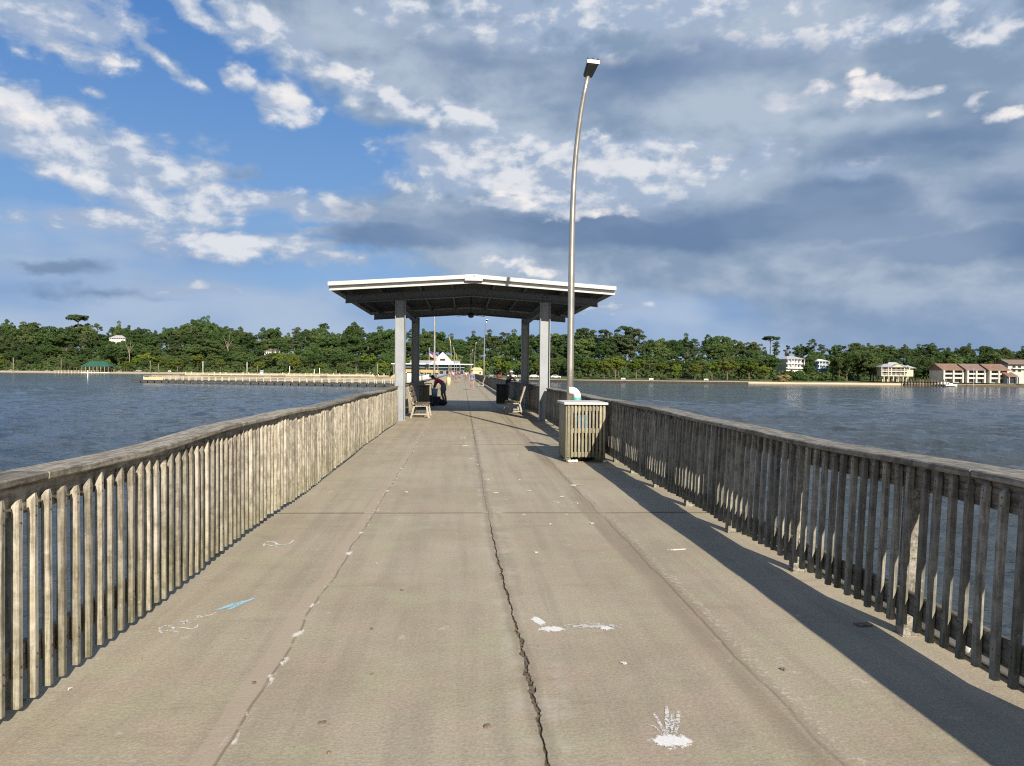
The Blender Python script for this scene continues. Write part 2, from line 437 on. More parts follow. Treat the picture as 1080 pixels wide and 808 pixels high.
# ------------------------------------------------------------------ pier shelter
shel = empty('pier_shelter', (.33, 29, 0), 'open steel pier shelter with low white gabled roof spanning the deck', 'shelter')
def S(mb, name, mats, bevel=0, parent=None): return mb.build(name, mats, parent or shel, (-.33, -29, 0) if not parent else (0, 0, 0), 0, bevel)
XC = .31; HW = 4.38; ZP = 4.56; SL = .068
def zroof(x): return ZP-SL*abs(x-XC)
YF, YB = 23.6, 34.3
def gable(mb, x0, x1, y0, y1, dz0, dz1, mat=0, xs=None):
    """a slab that follows the gable between heights zroof+dz0 .. zroof+dz1"""
    xs = sorted({x0, x1} | ({XC} if x0 < XC < x1 else set()))
    for a, c in zip(xs, xs[1:]):
        mb.add([(a,y0,zroof(a)+dz0),(c,y0,zroof(c)+dz0),(c,y1,zroof(c)+dz0),(a,y1,zroof(a)+dz0),(a,y0,zroof(a)+dz1),(c,y0,zroof(c)+dz1),(c,y1,zroof(c)+dz1),(a,y1,zroof(a)+dz1)],
               [(0,3,2,1),(4,5,6,7),(0,1,5,4),(1,2,6,5),(2,3,7,6),(3,0,4,7)], mat)
    return mb
mb = MB(); gable(mb, XC-HW+.02, XC+HW-.02, YF+.03, YB, -.075, -.02)
for k in range(-14, 15):
    x = XC+k*.305
    if abs(k) < 15: gable(mb, x-.02, x+.02, YF+.03, YB, -.02, .01) if x != XC else None
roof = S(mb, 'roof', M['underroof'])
# stepped fascia: upper band, recessed band, lower lip
mb = MB()
gable(mb, XC-HW, XC+HW, YF-.17, YF+.03, -.105, .012)
gable(mb, XC-HW+.02, XC+HW-.02, YF-.02, YF+.02, -.195, -.115)
gable(mb, XC-HW+.03, XC+HW-.03, YF-.07, YF+.02, -.245, -.195)
S(mb, 'front_fascia', M['fascia'])
mb = MB()
for s in (-1, 1):
    x = XC+s*HW
    mb.b(min(x, x-s*.03), max(x, x-s*.03), YF+.031, YB, zroof(x)-.2, zroof(x)-.0)
gable(mb, XC-HW, XC+HW, YB+.001, YB+.05, -.2, .012)
S(mb, 'eave_trim', M['fascia'])
for x in (-3.55, -2.6, -1.35, -.35, .95, 1.95, 3.15, 4.15):
    mb = MB(); d = zroof(x)-.078
    mb.b(x-.03, x+.03, YF+.05, YB-.02, d-.165, d)
    S(mb, 'purlin', M['steeldark'])
def ibeam_x(y, name, x0=XC-4.1, x1=XC+4.1):
    mb = MB(); h0, h1 = -.245-.255, -.245
    gable(mb, x0, x1, y-.006, y+.006, h0+.02, h1-.02)
    gable(mb, x0, x1, y-.09, y+.09, h0, h0+.018); gable(mb, x0, x1, y-.09, y+.09, h1-.018, h1-.002)
    for x in (XC-.22, XC+.22, -2.02, 2.66): 
        mb.b(x-.07, x+.07, y-.03, y-.0065, zroof(x)+h0+.05, zroof(x)+h1-.05)
    return S(mb, name, M['beam'])
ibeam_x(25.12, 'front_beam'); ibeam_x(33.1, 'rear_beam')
CX = (-2.025, 2.675)
for x in CX:
    mb = MB(); zt = zroof(x)-.245-.5
    mb.b(x-.006, x+.006, 25.25, 32.95, zt+.02, zt+.23); mb.b(x-.08, x+.08, 25.25, 32.95, zt, zt+.018); mb.b(x-.08, x+.08, 25.25, 32.95, zt+.23, zt+.25)
    S(mb, 'side_beam', M['beam'])
for y in (25.12, 33.1):
    for x in CX:
        mb = MB(); zt = zroof(x)-.503; b = .13
        for s in (-1, 1):
            mb.b(min(x+s*.165, x+s*.143), max(x+s*.165, x+s*.143), y-b, y+b, .016, zt)
        mb.b(x-.143, x+.143, y-.008, y+.008, .016, zt)
        mb.b(x-.26, x+.22, y-.18, y+.18, 0.0005, .0155)
        c = S(mb, 'column', M['galv'])
        bt = MB()
        for s in (-1, 1):
            bt.tube([(x+s*.06, y-.032, zt+.17), (x+s*.06, y-.045, zt+.17)], .022, 8); 
        bt.b(x-.16, x+.16, y-.030, y-.0095, zt-.18, zt+.24) if False else None
        S(bt, 'bolt', M['char'])
# gable nameplate with lettering
pl = MB(); pl.b(XC-.27, XC+.27, YF-.205, YF-.172, zroof(XC)-.18, zroof(XC)-.01)
for s in (-1, 1): pass
plate = S(pl, 'name_plate', M['white'])
def text(body, name, size, loc, mat, parent, rot=(R(90), 0, 0), ext=.004):
    cu = bpy.data.curves.new(name, 'FONT'); cu.body = body; cu.size = size; cu.extrude = ext; cu.align_x = 'CENTER'; cu.align_y = 'CENTER'
    cu.materials.append(mat)
    o = bpy.data.objects.new(name, cu); col.objects.link(o); o.location = loc; o.rotation_euler = rot
    if parent: o.parent = parent
    bpy.context.view_layer.update()
    me = bpy.data.meshes.new_from_object(o.evaluated_get(bpy.context.evaluated_depsgraph_get())); bpy.data.objects.remove(o)
    o = link(name, me, parent, loc); o.rotation_euler = rot
    return o
M['greytext'] = plain('grey sign lettering', (.22,.23,.24), .6)
text('M', 'lettering', .15, (XC+.02, YF-.209, zroof(XC)-.07), M['greytext'], plate)
text('A K', 'lettering', .09, (XC-.16, YF-.209, zroof(XC)-.10), M['greytext'], plate)
text('I H', 'lettering', .09, (XC+.18, YF-.209, zroof(XC)-.10), M['greytext'], plate)
# ceiling fixture under the ridge
fan = empty('ceiling_fan', (XC-.02, 29.2, 3.75), 'dark ceiling fan hanging under the ridge of the pier shelter', 'fan')
MB().tube([(0,0,.0),(0,0,zroof(XC)-.08-3.75)], .018, 8).build('downrod', M['char'], fan)
MB().tube([(0,0,-.10),(0,0,-.06),(0,0,.06),(0,0,.09)], [.05,.11,.11,.05], 12).build('motor', M['char'], fan)
for k in range(5):
    a = 2*math.pi*k/5+.3
    MB().bar((math.cos(a)*.1, math.sin(a)*.1, 0), (math.cos(a)*.55, math.sin(a)*.55, -.03), .11, .012).build('blade', M['char'], fan)

# ------------------------------------------------------------------ lamp posts
M['lens'] = plain('frosted lamp lens', (.16,.165,.16), .35)
M['lamphead'] = plain('bronze lamp housing', (.09,.09,.085), .5, .3)
def lamp_proto(x, y, z0=0.0, H=8.45):
    o = empty('street_lamp', (x, y, z0), 'x', 'street lamp')
    pts = [(0,0,0), (0,0,1.8), (0,0,3.4)]
    for i in range(1, 13):
        t = i/12; z = 3.4+(H-3.4)*t
        pts.append((.28*t**3.6, -.42*t**3.6, z-0.0))
    rad = [.082-.034*i/14 for i in range(15)]
    MB().tube(pts, rad, 14).build('pole', M['pole'], o)
    MB().b(-.15,.15,-.15,.15,0,.025).build('base_plate', M['pole'], o)
    hd = MB(); e = Vector(pts[-1]); d = (Vector(pts[-1])-Vector(pts[-2])).normalized(); d = Vector((.12, -.68, .34)).normalized()
    side = Vector((.98, .19, 0)).normalized(); up = side.cross(d).normalized()
    if up.z < 0: up = -up
    def q(a, b, c): return e+d*a+side*b+up*c
    hv = [q(a, b*w, c) for a, w in ((-.05,.10),(.36,.135)) for b, c in ((-1,-.035),(1,-.035),(1,.035),(-1,.035))]
    hd.add(hv, [(0,1,2,3),(7,6,5,4),(0,4,5,1),(1,5,6,2),(2,6,7,3),(3,7,4,0)])
    for b in (-.12, 0, .12): hd.bar(q(.33,b,.036), q(.40,b,.07), .035, .03)
    h = hd.build('lamp_head', [M['lamphead']], o)
    ln = [q(a, b*w, -.0375) for a, w in ((.0,.09),(.33,.115)) for b in (-1, 1)]
    lm = MB().add(ln+[v-up*.012 for v in ln], [(0,1,3,2),(4,6,7,5),(0,4,5,1),(1,5,7,3),(3,7,6,2),(2,6,4,0)])
    lm.build('lens', M['lens'], h)
    sh = MB().bar(q(.365,-.145,.0), q(.365,.145,.0), .05, .08); sh.build('end_cap', M['white'], h)
    return o
lp = gnd(599.5, 470.5); LX, LY = 2.53, 18.0
l0 = lamp_proto(LX, LY); l0['label'] = 'tall curved lamp post rising behind the slatted bin box beside the right railing'
for x, y, lab, mirror in ((-2.2, 60, 'pale lamp post seen just left of the bending man, nearest on the left railing', 1),
        (2.86, 104, 'pale lamp post beyond the cream hut, nearest one on the far right railing', 0),
        (-2.3, 150, 'second distant lamp post on the left railing, in front of the white gable', 1),
        (2.86, 186, 'second distant lamp post on the far right railing, left of the cream hut', 0),
        (-2.3, 213, 'third distant lamp post on the left railing, at the gable\'s right foot', 1),
        (2.86, 248, 'third distant lamp post on the far right railing, short and thin', 0),
        (-2.3, 285, 'smallest distant lamp post on the left railing, nearest the shore', 1),
        (2.86, 305, 'smallest distant lamp post on the right railing, nearest the shore', 0)):
    c = copy_tree(l0); c.location = (x, y, 0); c['label'] = lab; c['group'] = 'lamp posts along the pier'
    if mirror: c.rotation_euler.z = R(200)
l0['group'] = 'lamp posts along the pier'
# ------------------------------------------------------------------ slatted bin box by the lamp
bx = empty('bin_enclosure', (2.22, 14.2, 0), 'greenish slatted wooden bin box with pale lid at the tall lamp post foot', 'bin box')
BX0, BX1, BY0, BY1, BH = 1.87, 2.585, 13.72, 14.72, 1.04
def B(mb, name, mats, bevel=0): return mb.build(name, mats, bx, (-2.22, -14.2, 0), 0, bevel)
for x in (BX0+.045, BX1-.045):
    for y in (BY0+.045, BY1-.045): B(MB().b(x-.043, x+.043, y-.02, y+.043, .01, BH), 'post', M['box'], .004)
for z in (.10, .53, .93): 
    B(MB().b(BX0+.09, BX1-.09, BY0+.026, BY0+.062, z, z+.085), 'rail', M['box'])
    B(MB().b(BX0+.09, BX1-.09, BY1-.06, BY1-.024, z, z+.085), 'rail', M['box'])
    B(MB().b(BX1-.06, BX1-.024, BY0+.09, BY1-.09, z, z+.085), 'rail', M['box'])
    B(MB().b(BX0+.024, BX0+.06, BY0+.09, BY1-.09, z, z+.085), 'rail', M['box'])
n = 11
for i in range(n):
    x = BX0+.035+(BX1-BX0-.07)*i/(n-1)
    B(MB().b(x-.0185, x+.0185, BY0-.012, BY0+.0245, .09+.012*rnd.random(), BH-.015), 'slat', M['box'], .003)
for i in range(11):
    y = BY0+.06+(BY1-BY0-.12)*i/10
    B(MB().b(BX0-.014, BX0+.0225, y-.044, y+.044, .05, BH-.015), 'side_slat', M['box'], .003)
    B(MB().b(BX1-.0225, BX1-.002, y-.0185, y+.0185, .09, BH-.015), 'side_slat', M['box'])
B(MB().b(BX0-.05, BX1+.03, BY0-.05, BY1+.04, BH, BH+.042), 'lid', plain('weathered white lid', (.60,.60,.57), .7, 0, .15, 6), .006)
bar = empty('trash_barrel', (2.2, 14.2, 0), 'dark barrel with a blue liner standing inside the slatted bin box', 'barrel')
MB().tube([(0,0,.001),(0,0,.05),(0,0,.38),(0,0,.42),(0,0,.80)], [.25,.27,.285,.27,.27], 18).build('drum', M['char'], bar)
MB().tube([(0,0,.56),(0,0,.70),(0,0,.85)], [.288,.292,.30], 16, caps=False).build('liner', plain('blue bin liner', (.05,.20,.36), .4, 0, .3, 9, .02), bar)
mb = MB()
for k in range(3): mb.ell((1.93+k*.06, 13.66+.02*k, .03), (.05-.008*k, .03, .028), 8, 5)
tag(mb.build('crumpled_paper', M['white']), 'crumpled white paper lying on the deck at the bin box corner', 'litter')
tag(MB().ell((2.56, 13.66, .025), (.035, .03, .024), 8, 5).build('paper_cup', M['white']), 'small white scrap on the deck under the bin box\'s railing corner', 'litter')
# gooseneck vent
vt = empty('vent_pipe', (2.27, 15.15, 0), 'white gooseneck vent pipe on a teal collar behind the bin box', 'pipe')
pts = [(0,0,1.12)]+[(-.115+.115*math.cos(a), 0, 1.14+.115*math.sin(a)) for a in [i*math.pi/2/9 for i in range(10)]]+[(-.17,0,1.255)]
MB().tube(pts, .078, 16).build('elbow', M['pvc'], vt)
MB().tube([(0,0,.0),(0,0,1.05)], .07, 14).build('riser', M['pvc'], vt)
MB().tube([(0,0,1.02),(0,0,1.121)], .084, 16).build('collar', M['teal'], vt)

# ------------------------------------------------------------------ benches
def bench(x, y, face, label, L=1.75):
    """face=+1 looks towards +x"""
    o = empty('park_bench', (x, y, 0), label, 'bench', 'slatted benches on the pier')
    s = face
    for i, yy in enumerate((-L/2+.09, L/2-.09)):
        mb = MB(); w = .065; t = .06
        mb.bar((-s*.30, yy, 0), (-s*.19, yy, .40), t, w, 0, (0,1,0)); mb.bar((s*.32, yy, 0), (s*.24, yy, .40), t, w, 0, (0,1,0))
        mb.bar((-s*.24, yy, .415), (s*.28, yy, .425), t, .055); mb.bar((-s*.19, yy, .40), (-s*.40, yy, 1.08), t, .06, 0, (0,1,0))
        mb.bar((-s*.25, yy, .12), (s*.29, yy, .12), .04, .04)
        mb.build('end_frame', M['concleg'], o)
    for k in range(4):
        xx = s*(-.15+.13*k); MB().b(xx-.055, xx+.055, -L/2, L/2, .455, .492).build('seat_slat', M['bench'], o, bevel=.004)
    for k in range(3):
        z = .56+.185*k; xx = -s*(.19+.21*(z-.40)/.68-.035)
        d = Vector((-s*.21, 0, .68)).normalized()
        MB().bar(Vector((xx, 0, z))-d*0, Vector((xx, 0, z))+d*.14, L, .035, 0, (s, 0, 0)).build('back_slat', M['bench'], o)
    return o
bench(-1.47, 27.4, 1, 'pale framed slatted bench just inside the left front shelter post, facing right')
bench(1.98, 30.0, -1, 'slatted bench with dark back by the right railing under the shelter, facing left')
bench(1.95, 82.0, -1, 'distant pale bench by the right railing beyond the walking woman')
# ------------------------------------------------------------------ bins under / past the shelter
def bin_box(x, y, w, h, label, mat, name='litter_bin'):
    o = empty(name, (x, y, 0), label, 'bin', 'slatted litter bins')
    mb = MB(); mb.b(-w/2+.03, w/2-.03, -w/2+.03, w/2-.03, .06, h-.05); mb.build('body', M['char'], o)
    for s in (0, 1, 2, 3):
        c, sn = [(1,0),(0,1),(-1,0),(0,-1)][s]
        for k in range(6):
            t = -w/2+.05+(w-.1)*k/5; q = MB()
            ax, ay = c*(w/2-.012)-sn*t, sn*(w/2-.012)+c*t
            hx, hy = (.012, .04) if c else (.04, .012)
            q.b(ax-hx, ax+hx, ay-hy, ay+hy, .03, h-.06).build('slat', mat, o)
    MB().b(-w/2-.02, w/2+.02, -w/2-.02, w/2+.02, h-.058, h).build('lid', mat, o, bevel=.006)
    return o
bin_box(1.99, 38.9, .56, .99, 'dark green black litter bin beside the leaning woman', M['binwood'])
bin_box(-1.72, 33.9, .52, 1.0, 'grey slatted litter bin behind the near left bench', M['pile'])

# ------------------------------------------------------------------ people
M['skin1'] = plain('tanned skin', (.30,.18,.125), .6, 0, .06); M['skin2'] = plain('fair skin', (.38,.26,.20), .6, 0, .06); M['skin3'] = plain('deep tan skin', (.25,.13,.085), .6, 0, .06)
M['hair'] = plain('dark hair', (.03,.02,.015), .7, 0, .3, 30); M['greyshort'] = plain('grey green shorts', (.20,.21,.17), .9)
M['denim'] = plain('denim', (.10,.15,.26), .9, 0, .2, 20); M['blacktop'] = plain('black cotton', (.02,.02,.022), .9); M['bluetop'] = plain('blue cotton', (.10,.17,.40), .9)
M['whitecap'] = plain('grey white cap', (.55,.55,.56), .9)
def dye():
    mt, g, bs = newmat('tie dye shirt', .9); p = objco(g)
    z = g.sep(p); n = g.noise(p, 9, 3, .6)
    c = g.ramp(n, [(.30,(.10,.16,.08)), (.40,(.55,.05,.08)), (.54,(.60,.10,.16)), (.62,(.22,.07,.28)), (.70,(.70,.45,.10))])
    g.put(bs.inputs['Base Color'], c); return mt
M['dye'] = dye()
def skinmesh(name, joints, edges, mat, parent, root='pelvis', lv=2):
    keys = list(joints); ix = {k: i for i, k in enumerate(keys)}
    me = bpy.data.meshes.new(name); me.from_pydata([joints[k][0] for k in keys], [(ix[a], ix[b]) for a, b in edges], [])
    o = bpy.data.objects.new(name, me); col.objects.link(o)
    o.modifiers.new('skin', 'SKIN').use_smooth_shade = True
    sl = me.skin_vertices[0].data if me.skin_vertices else None
    if sl is None:
        import bmesh
        bm = bmesh.new(); bm.from_mesh(me); bm.verts.layers.skin.verify(); bm.to_mesh(me); bm.free(); sl = me.skin_vertices[0].data
    for k in keys:
        r = joints[k][1]; sl[ix[k]].radius = (r, r) if not hasattr(r, '__len__') else r
        sl[ix[k]].use_root = (k == root) or k.startswith('root')
    ss = o.modifiers.new('sub', 'SUBSURF'); ss.levels = lv; ss.render_levels = lv
    dg = bpy.context.evaluated_depsgraph_get(); dg.update()
    nm = bpy.data.meshes.new_from_object(o.evaluated_get(dg)); nm.name = name
    bpy.data.objects.remove(o)
    nm.materials.clear(); nm.materials.append(mat)
    for p in nm.polygons: p.use_smooth = True
    return link(name, nm, parent)
BASE = dict(pelvis=((0,0,.93),(.135,.105)), spine=((0,-.01,1.12),(.12,.09)), chest=((0,0,1.30),(.145,.10)), neck=((0,0,1.465),.052), head0=((0,.02,1.56),(.068,.08)), head1=((0,.02,1.66),(.066,.078)),
    nose=((0,.115,1.585),.012), shL=((-.165,0,1.395),.055), shR=((.165,0,1.395),.055), elL=((-.215,-.03,1.12),.038), elR=((.215,-.03,1.12),.038), wrL=((-.235,.04,.89),.026), wrR=((.235,.04,.89),.026),
    haL=((-.24,.055,.81),.034), haR=((.24,.055,.81),.034), hiL=((-.095,0,.86),.088), hiR=((.095,0,.86),.088), knL=((-.10,.02,.48),.055), knR=((.10,.02,.48),.055), caL=((-.10,-.02,.34),.052), caR=((.10,-.02,.34),.052),
    anL=((-.10,-.03,.085),.034), anR=((.10,-.03,.085),.034), toL=((-.11,.12,.035),.033), toR=((.11,.12,.035),.033))
EDG = [('pelvis','spine'),('spine','chest'),('chest','neck'),('neck','head0'),('head0','head1'),('head0','nose')]+[e for s in 'LR' for e in (('chest','sh'+s),('sh'+s,'el'+s),('el'+s,'wr'+s),('wr'+s,'ha'+s),('pelvis','hi'+s),('hi'+s,'kn'+s),('kn'+s,'ca'+s),('ca'+s,'an'+s),('an'+s,'to'+s))]
def person(loc, rz, label, skin, top, bottom, pose=None, hair=None, cap=None, detail=True, sleeves=True, shorts=True, scale=1.0, longhair=False):
    o = empty('person', loc, label, 'person', None, rz); o.scale = (scale,)*3
    J = {k: (Vector(v[0]), v[1]) for k, v in BASE.items()}
    for k, v in (pose or {}).items(): J[k] = (Vector(v), J[k][1])
    ed = list(EDG)
    if detail:
        for s in 'LR':
            w, h = J['wr'+s][0], J['ha'+s][0]; d = (h-w).normalized(); side = d.orthogonal().normalized()
            for q, (off, ln) in enumerate(((-.024,.070),(-.008,.080),(.008,.076),(.024,.060))):
                b = h+side*off-d*.005; m1 = b+d*ln*.55; e = b+d*ln+d.cross(side)*.018
                J['root%d%s' % (q, s)] = (b, .0095); J['f%d%s' % (q, s)] = (m1, .009); J['g%d%s' % (q, s)] = (e, .007)
                ed += [('root%d%s' % (q, s), 'f%d%s' % (q, s)), ('f%d%s' % (q, s), 'g%d%s' % (q, s))]
            b = h-d*.03+side*.02; J['root9'+s] = (b, .010); J['t9'+s] = (b+side*.035+d*.03, .009); ed.append(('root9'+s, 't9'+s))
    skinmesh('body', J, ed, skin, o, lv=2 if detail else 1)
    def sub(names, edges, infl, mat, nm):
        q = {}
        for k in names:
            r = J[k][1]; r = r if hasattr(r, '__len__') else (r, r)
            q[k] = (J[k][0], tuple(x+infl for x in r))
        skinmesh(nm, q, edges, mat, o, root=names[0], lv=2 if detail else 1)
    J['cuL'] = (J['shL'][0].lerp(J['elL'][0], .7), .044); J['cuR'] = (J['shR'][0].lerp(J['elR'][0], .7), .044)
    J['nb'] = (J['chest'][0].lerp(J['neck'][0], .6), .06)
    nm_ = ['pelvis','spine','chest','nb']+(['shL','shR','cuL','cuR'] if sleeves else [])
    sub(nm_, [('pelvis','spine'),('spine','chest'),('chest','nb')]+([('chest','shL'),('chest','shR'),('shL','cuL'),('shR','cuR')] if sleeves else []), .016, top, 'shirt' if sleeves else 'vest')
    for s in 'LR': J['th'+s] = (J['hi'+s][0].lerp(J['kn'+s][0], .72 if shorts == True else .35), .078)
    J['wa'] = (J['pelvis'][0].lerp(J['spine'][0], .3), (.13,.10))
    sub(['pelvis','wa','hiL','hiR','thL','thR'], [('wa','pelvis'),('pelvis','hiL'),('pelvis','hiR'),('hiL','thL'),('hiR','thR')], .022, bottom, 'shorts')
    h0, h1 = J['head0'][0], J['head1'][0]; up = (h1-h0).normalized()
    hd = h0.lerp(h1, .75)
    hb = MB(); hb.ell(hd+up*.012-Vector((0,.018,0)) if not pose or 'head1' not in pose else hd+up*.02, (.083,.092,.085), 12, 8)
    if longhair: hb.ell(hd-up*.09-Vector((0,.055,0)), (.07,.045,.13), 10, 7)
    hb.build('hair', hair or M['hair'], o)
    if cap:
        q = MB(); q.ell(hd+up*.045, (.092,.10,.07), 12, 7); q.b(-.06,.06,hd.y+.07,hd.y+.19,hd.z+.03,hd.z+.042); q.build('cap', cap, o)
    if detail:
        e = MB()
        for s in (-1, 1): e.ell(h0+up*.035+Vector((s*.03, .078, 0)), .011, 8, 5)
        e.build('eyes', M['hair'], o)
    return o
# man bending over his cooler (faces -x)
bend = dict(spine=(0,.10,1.03), chest=(0,.26,1.10), neck=(0,.38,1.18), head0=(0,.45,1.20), head1=(0,.51,1.27), nose=(0,.54,1.17), shL=(-.17,.29,1.14), shR=(.17,.29,1.14), elL=(-.20,.38,.90), elR=(.20,.40,.90),
    wrL=(-.12,.44,.70), wrR=(.12,.46,.70), haL=(-.09,.46,.63), haR=(.09,.48,.63), knL=(-.12,.05,.48), knR=(.12,-.02,.48), caL=(-.12,-.02,.34), caR=(.12,-.07,.34), anL=(-.12,-.05,.085), anR=(.12,-.10,.085), toL=(-.13,.10,.035), toR=(.13,.05,.035))
person((-.92, 37.1, 0), R(78), 'man in tie dyed shirt and grey shorts bending over a cooler by the railing', M['skin3'], M['dye'], M['greyshort'], bend, scale=1.06)
lean = dict(pelvis=(0,-.05,.93), spine=(0,.02,1.12), chest=(0,.12,1.28), neck=(0,.19,1.42), head0=(0,.23,1.50), head1=(0,.25,1.60), nose=(0,.33,1.51), shL=(-.165,.14,1.36), shR=(.165,.14,1.36), elL=(-.22,.32,1.17), elR=(.22,.32,1.17),
    wrL=(-.06,.50,1.17), wrR=(.06,.50,1.17), haL=(0,.57,1.17), haR=(.01,.53,1.20), hiL=(-.095,-.05,.86), hiR=(.095,-.05,.86), knL=(-.09,-.10,.48), knR=(.10,-.02,.48), caL=(-.09,-.15,.34), caR=(.10,-.07,.34), anL=(-.09,-.18,.085), anR=(.10,-.10,.085), toL=(-.10,-.04,.035), toR=(.11,.05,.035))
person((2.32, 39.7, 0), R(-50), 'woman in black top, denim shorts and pale cap leaning on the railing', M['skin1'], M['blacktop'], M['denim'], lean, cap=M['whitecap'], sleeves=False, shorts='hot', longhair=True)
walk = dict(knL=(-.09,.16,.50), caL=(-.09,.12,.36), anL=(-.09,.13,.085), toL=(-.10,.28,.045), knR=(.09,-.02,.48), caR=(.09,-.16,.36), anR=(.09,-.27,.14), toR=(.09,-.16,.04), elL=(-.22,-.10,1.13), wrL=(-.23,-.06,.90), haL=(-.23,-.05,.82), elR=(.22,.02,1.12), wrR=(.23,.16,.92), haR=(.23,.20,.85))
person((.80, 66.7, 0), R(180), 'woman in a blue vest and denim shorts walking alone along the middle of the pier', M['skin2'], M['bluetop'], M['denim'], walk, sleeves=False, shorts='hot', scale=1.02)
shirts = [plain('maroon shirt', (.22,.04,.06), .9), plain('white shirt', (.7,.7,.68), .9), plain('navy shirt', (.03,.04,.09), .9), plain('pink shirt', (.6,.25,.25), .9), plain('teal shirt', (.08,.25,.28), .9)]
names = ['maroon','white','navy','pink','teal']
for k, (px, Y, sh, where, rz) in enumerate(((481.0, 108, 0, 'far along the pier, left of centre', 0), (484.5, 112, 2, 'far along the pier, beside the person in maroon', 20), (491.8, 126, 1, 'far along the pier, right of centre', 180), (489.5, 150, 4, 'small and distant on the middle of the pier', 0), (474.5, 96, 3, 'by the distant left railing', 70), (478, 140, 1, 'distant by the left railing behind the person in maroon', 180), (494, 132, 3, 'beside the cream hut', 90))):
    x = at(px, 400, Y).x
    person((x, Y, 0), R(rz), 'person in a %s shirt %s' % (names[sh], where), M['skin%d' % (1+k % 3)], shirts[sh], M['denim' if k % 2 else 'greyshort'], walk if k % 2 == 0 else None, detail=False)
# fishing gear by the man
cl = empty('cooler', (-1.30, 36.4, 0), 'navy cooler box standing on the deck under the pale blue bucket', 'cooler')
MB().b(-.26,.26,-.19,.19,.001,.36).build('body', M['navy'], cl, bevel=.02); MB().b(-.27,.27,-.20,.20,.362,.425).build('lid', M['navy'], cl, bevel=.015)
for s in (-1, 1): MB().tube([(s*.265,-.09,.28),(s*.30,-.09,.28),(s*.30,.09,.28),(s*.265,.09,.28)], .012, 6).build('handle', M['char'], cl)
bk = empty('bucket', (-1.32, 36.36, .426), 'pale blue bait bucket standing on the navy cooler', 'bucket')
MB().tube([(0,0,0),(0,0,.35)], [.13,.155], 16).build('pail', M['paleblue'], bk); MB().tube([(0,0,.351),(0,0,.375)], [.165,.165], 16).build('rim', M['white'], bk)
MB().tube([(-.16,0,.35)]+[(-.17*math.cos(a),0,.36+.16*math.sin(a)) for a in [i*math.pi/8 for i in range(1,8)]]+[(.16,0,.35)], .008, 6).build('handle', M['char'], bk)
bg = empty('duffel_bag', (-.93, 36.3, 0), 'black bag slumped on the deck right of the navy cooler', 'bag')
MB().ell((0,0,.15), (.22,.15,.15), 12, 8).build('body', M['black'], bg)
MB().tube([(-.12,0,.27),(-.05,0,.36),(.05,0,.36),(.12,0,.27)], .014, 6).build('strap', M['char'], bg)
ct = empty('tackle_cart', (-1.55, 35.2, 0), 'black folded tackle trolley between the left bench and the cooler', 'cart')
for s in (-1, 1): MB().tube([(s*.17,.12,.02),(s*.17,.0,.5),(s*.15,-.06,1.05)], .016, 6).build('frame_tube', M['black'], ct)
MB().tube([(-.15,-.06,1.05),(.15,-.06,1.05)], .016, 6).build('handle', M['black'], ct)
MB().b(-.19,.19,-.25,.10,.10,.52).build('basket', M['char'], ct, bevel=.03)
for s in (-1, 1): MB().tube([(s*.20,.10,.10),(s*.24,.10,.10)], .10, 14).build('wheel', M['black'], ct)
rod = empty('fishing_rod', (-1.85, 36.0, 0), 'thin fishing rod leaning on the left railing near the bending man', 'fishing rod')
MB().tube([(.30,0,.02),(.10,0,.75),(-.28,.1,2.2)], [.012,.010,.004], 6).build('blank', M['char'], rod); MB().tube([(.27,0,.13),(.21,0,.36)], .018, 8).build('grip', M['bench'], rod)
MB().tube([(.15,-.06,.5),(.21,-.06,.5)], .035, 10).build('reel', M['pole'], rod)
hut = empty('pier_hut', (at(502.5, 395, 178).x+.1, 178, 0), 'cream painted hut on the right side of the pier, far beyond the walking woman', 'hut')
w = 1.25
MB().b(-w,w,-w,w,0,1.95).build('wall', M['cream'], hut); MB().b(.55,.95,-w-.03,-w-.002,1.1,1.5).build('window', M['glass'], hut)
q = MB(); q.add([(-w-.2,-w-.2,1.952),(w+.2,-w-.2,1.952),(w+.2,w+.2,1.952),(-w-.2,w+.2,1.952),(-w*.6,0,2.55),(w*.6,0,2.55)], [(3,2,1,0),(0,1,5,4),(2,3,4,5),(1,2,5),(3,0,4)]); q.build('roof', M['cream'], hut)
for px, Y, lab in ((473.2, 88, 'pale bollard bin standing by the distant left railing'), (470.0, 120, 'smaller pale bollard bin farther along the left railing')):
    o = empty('bollard', (at(px, 400, Y).x, Y, 0), lab, 'bollard'); MB().tube([(0,0,0),(0,0,.85),(0,0,.95)], [.24,.24,.12], 12).build('post', M['cream'], o)

# ------------------------------------------------------------------ marks on the deck
def blob(name, cx, cy, rx, ry, label, cat, mat, rot=0, seed=0, n=36, jag=.35, tails=(), group=None):
    r = random.Random(seed); ph = [r.uniform(0, 6.28) for _ in range(6)]; pts = []
    for k in range(n):
        a = 2*math.pi*k/n
        q = 1+jag*(.5*math.sin(2*a+ph[0])+.4*math.sin(3*a+ph[1])+.35*math.sin(5*a+ph[2])+.3*math.sin(9*a+ph[3]))*.6+r.uniform(-.12, .12)*jag
        for ta, tw, tl in tails:
            d = abs((a-ta+math.pi) % (2*math.pi)-math.pi)
            q += tl*max(0, 1-d/tw)
        q = max(.15, q)
        x, y = rx*q*math.cos(a), ry*q*math.sin(a)
        pts.append((cx+x*math.cos(rot)-y*math.sin(rot), cy+x*math.sin(rot)+y*math.cos(rot), .0030+.00011*seed))
    mb = MB(); top = pts; bot = [(x, y, .0008) for x, y, z in pts]
    mb.add(top+bot, [tuple(range(n))]+[(k, n+k, n+(k+1) % n, (k+1) % n) for k in range(n)])
    o = mb.build(name, mat); return tag(o, label, cat, group)
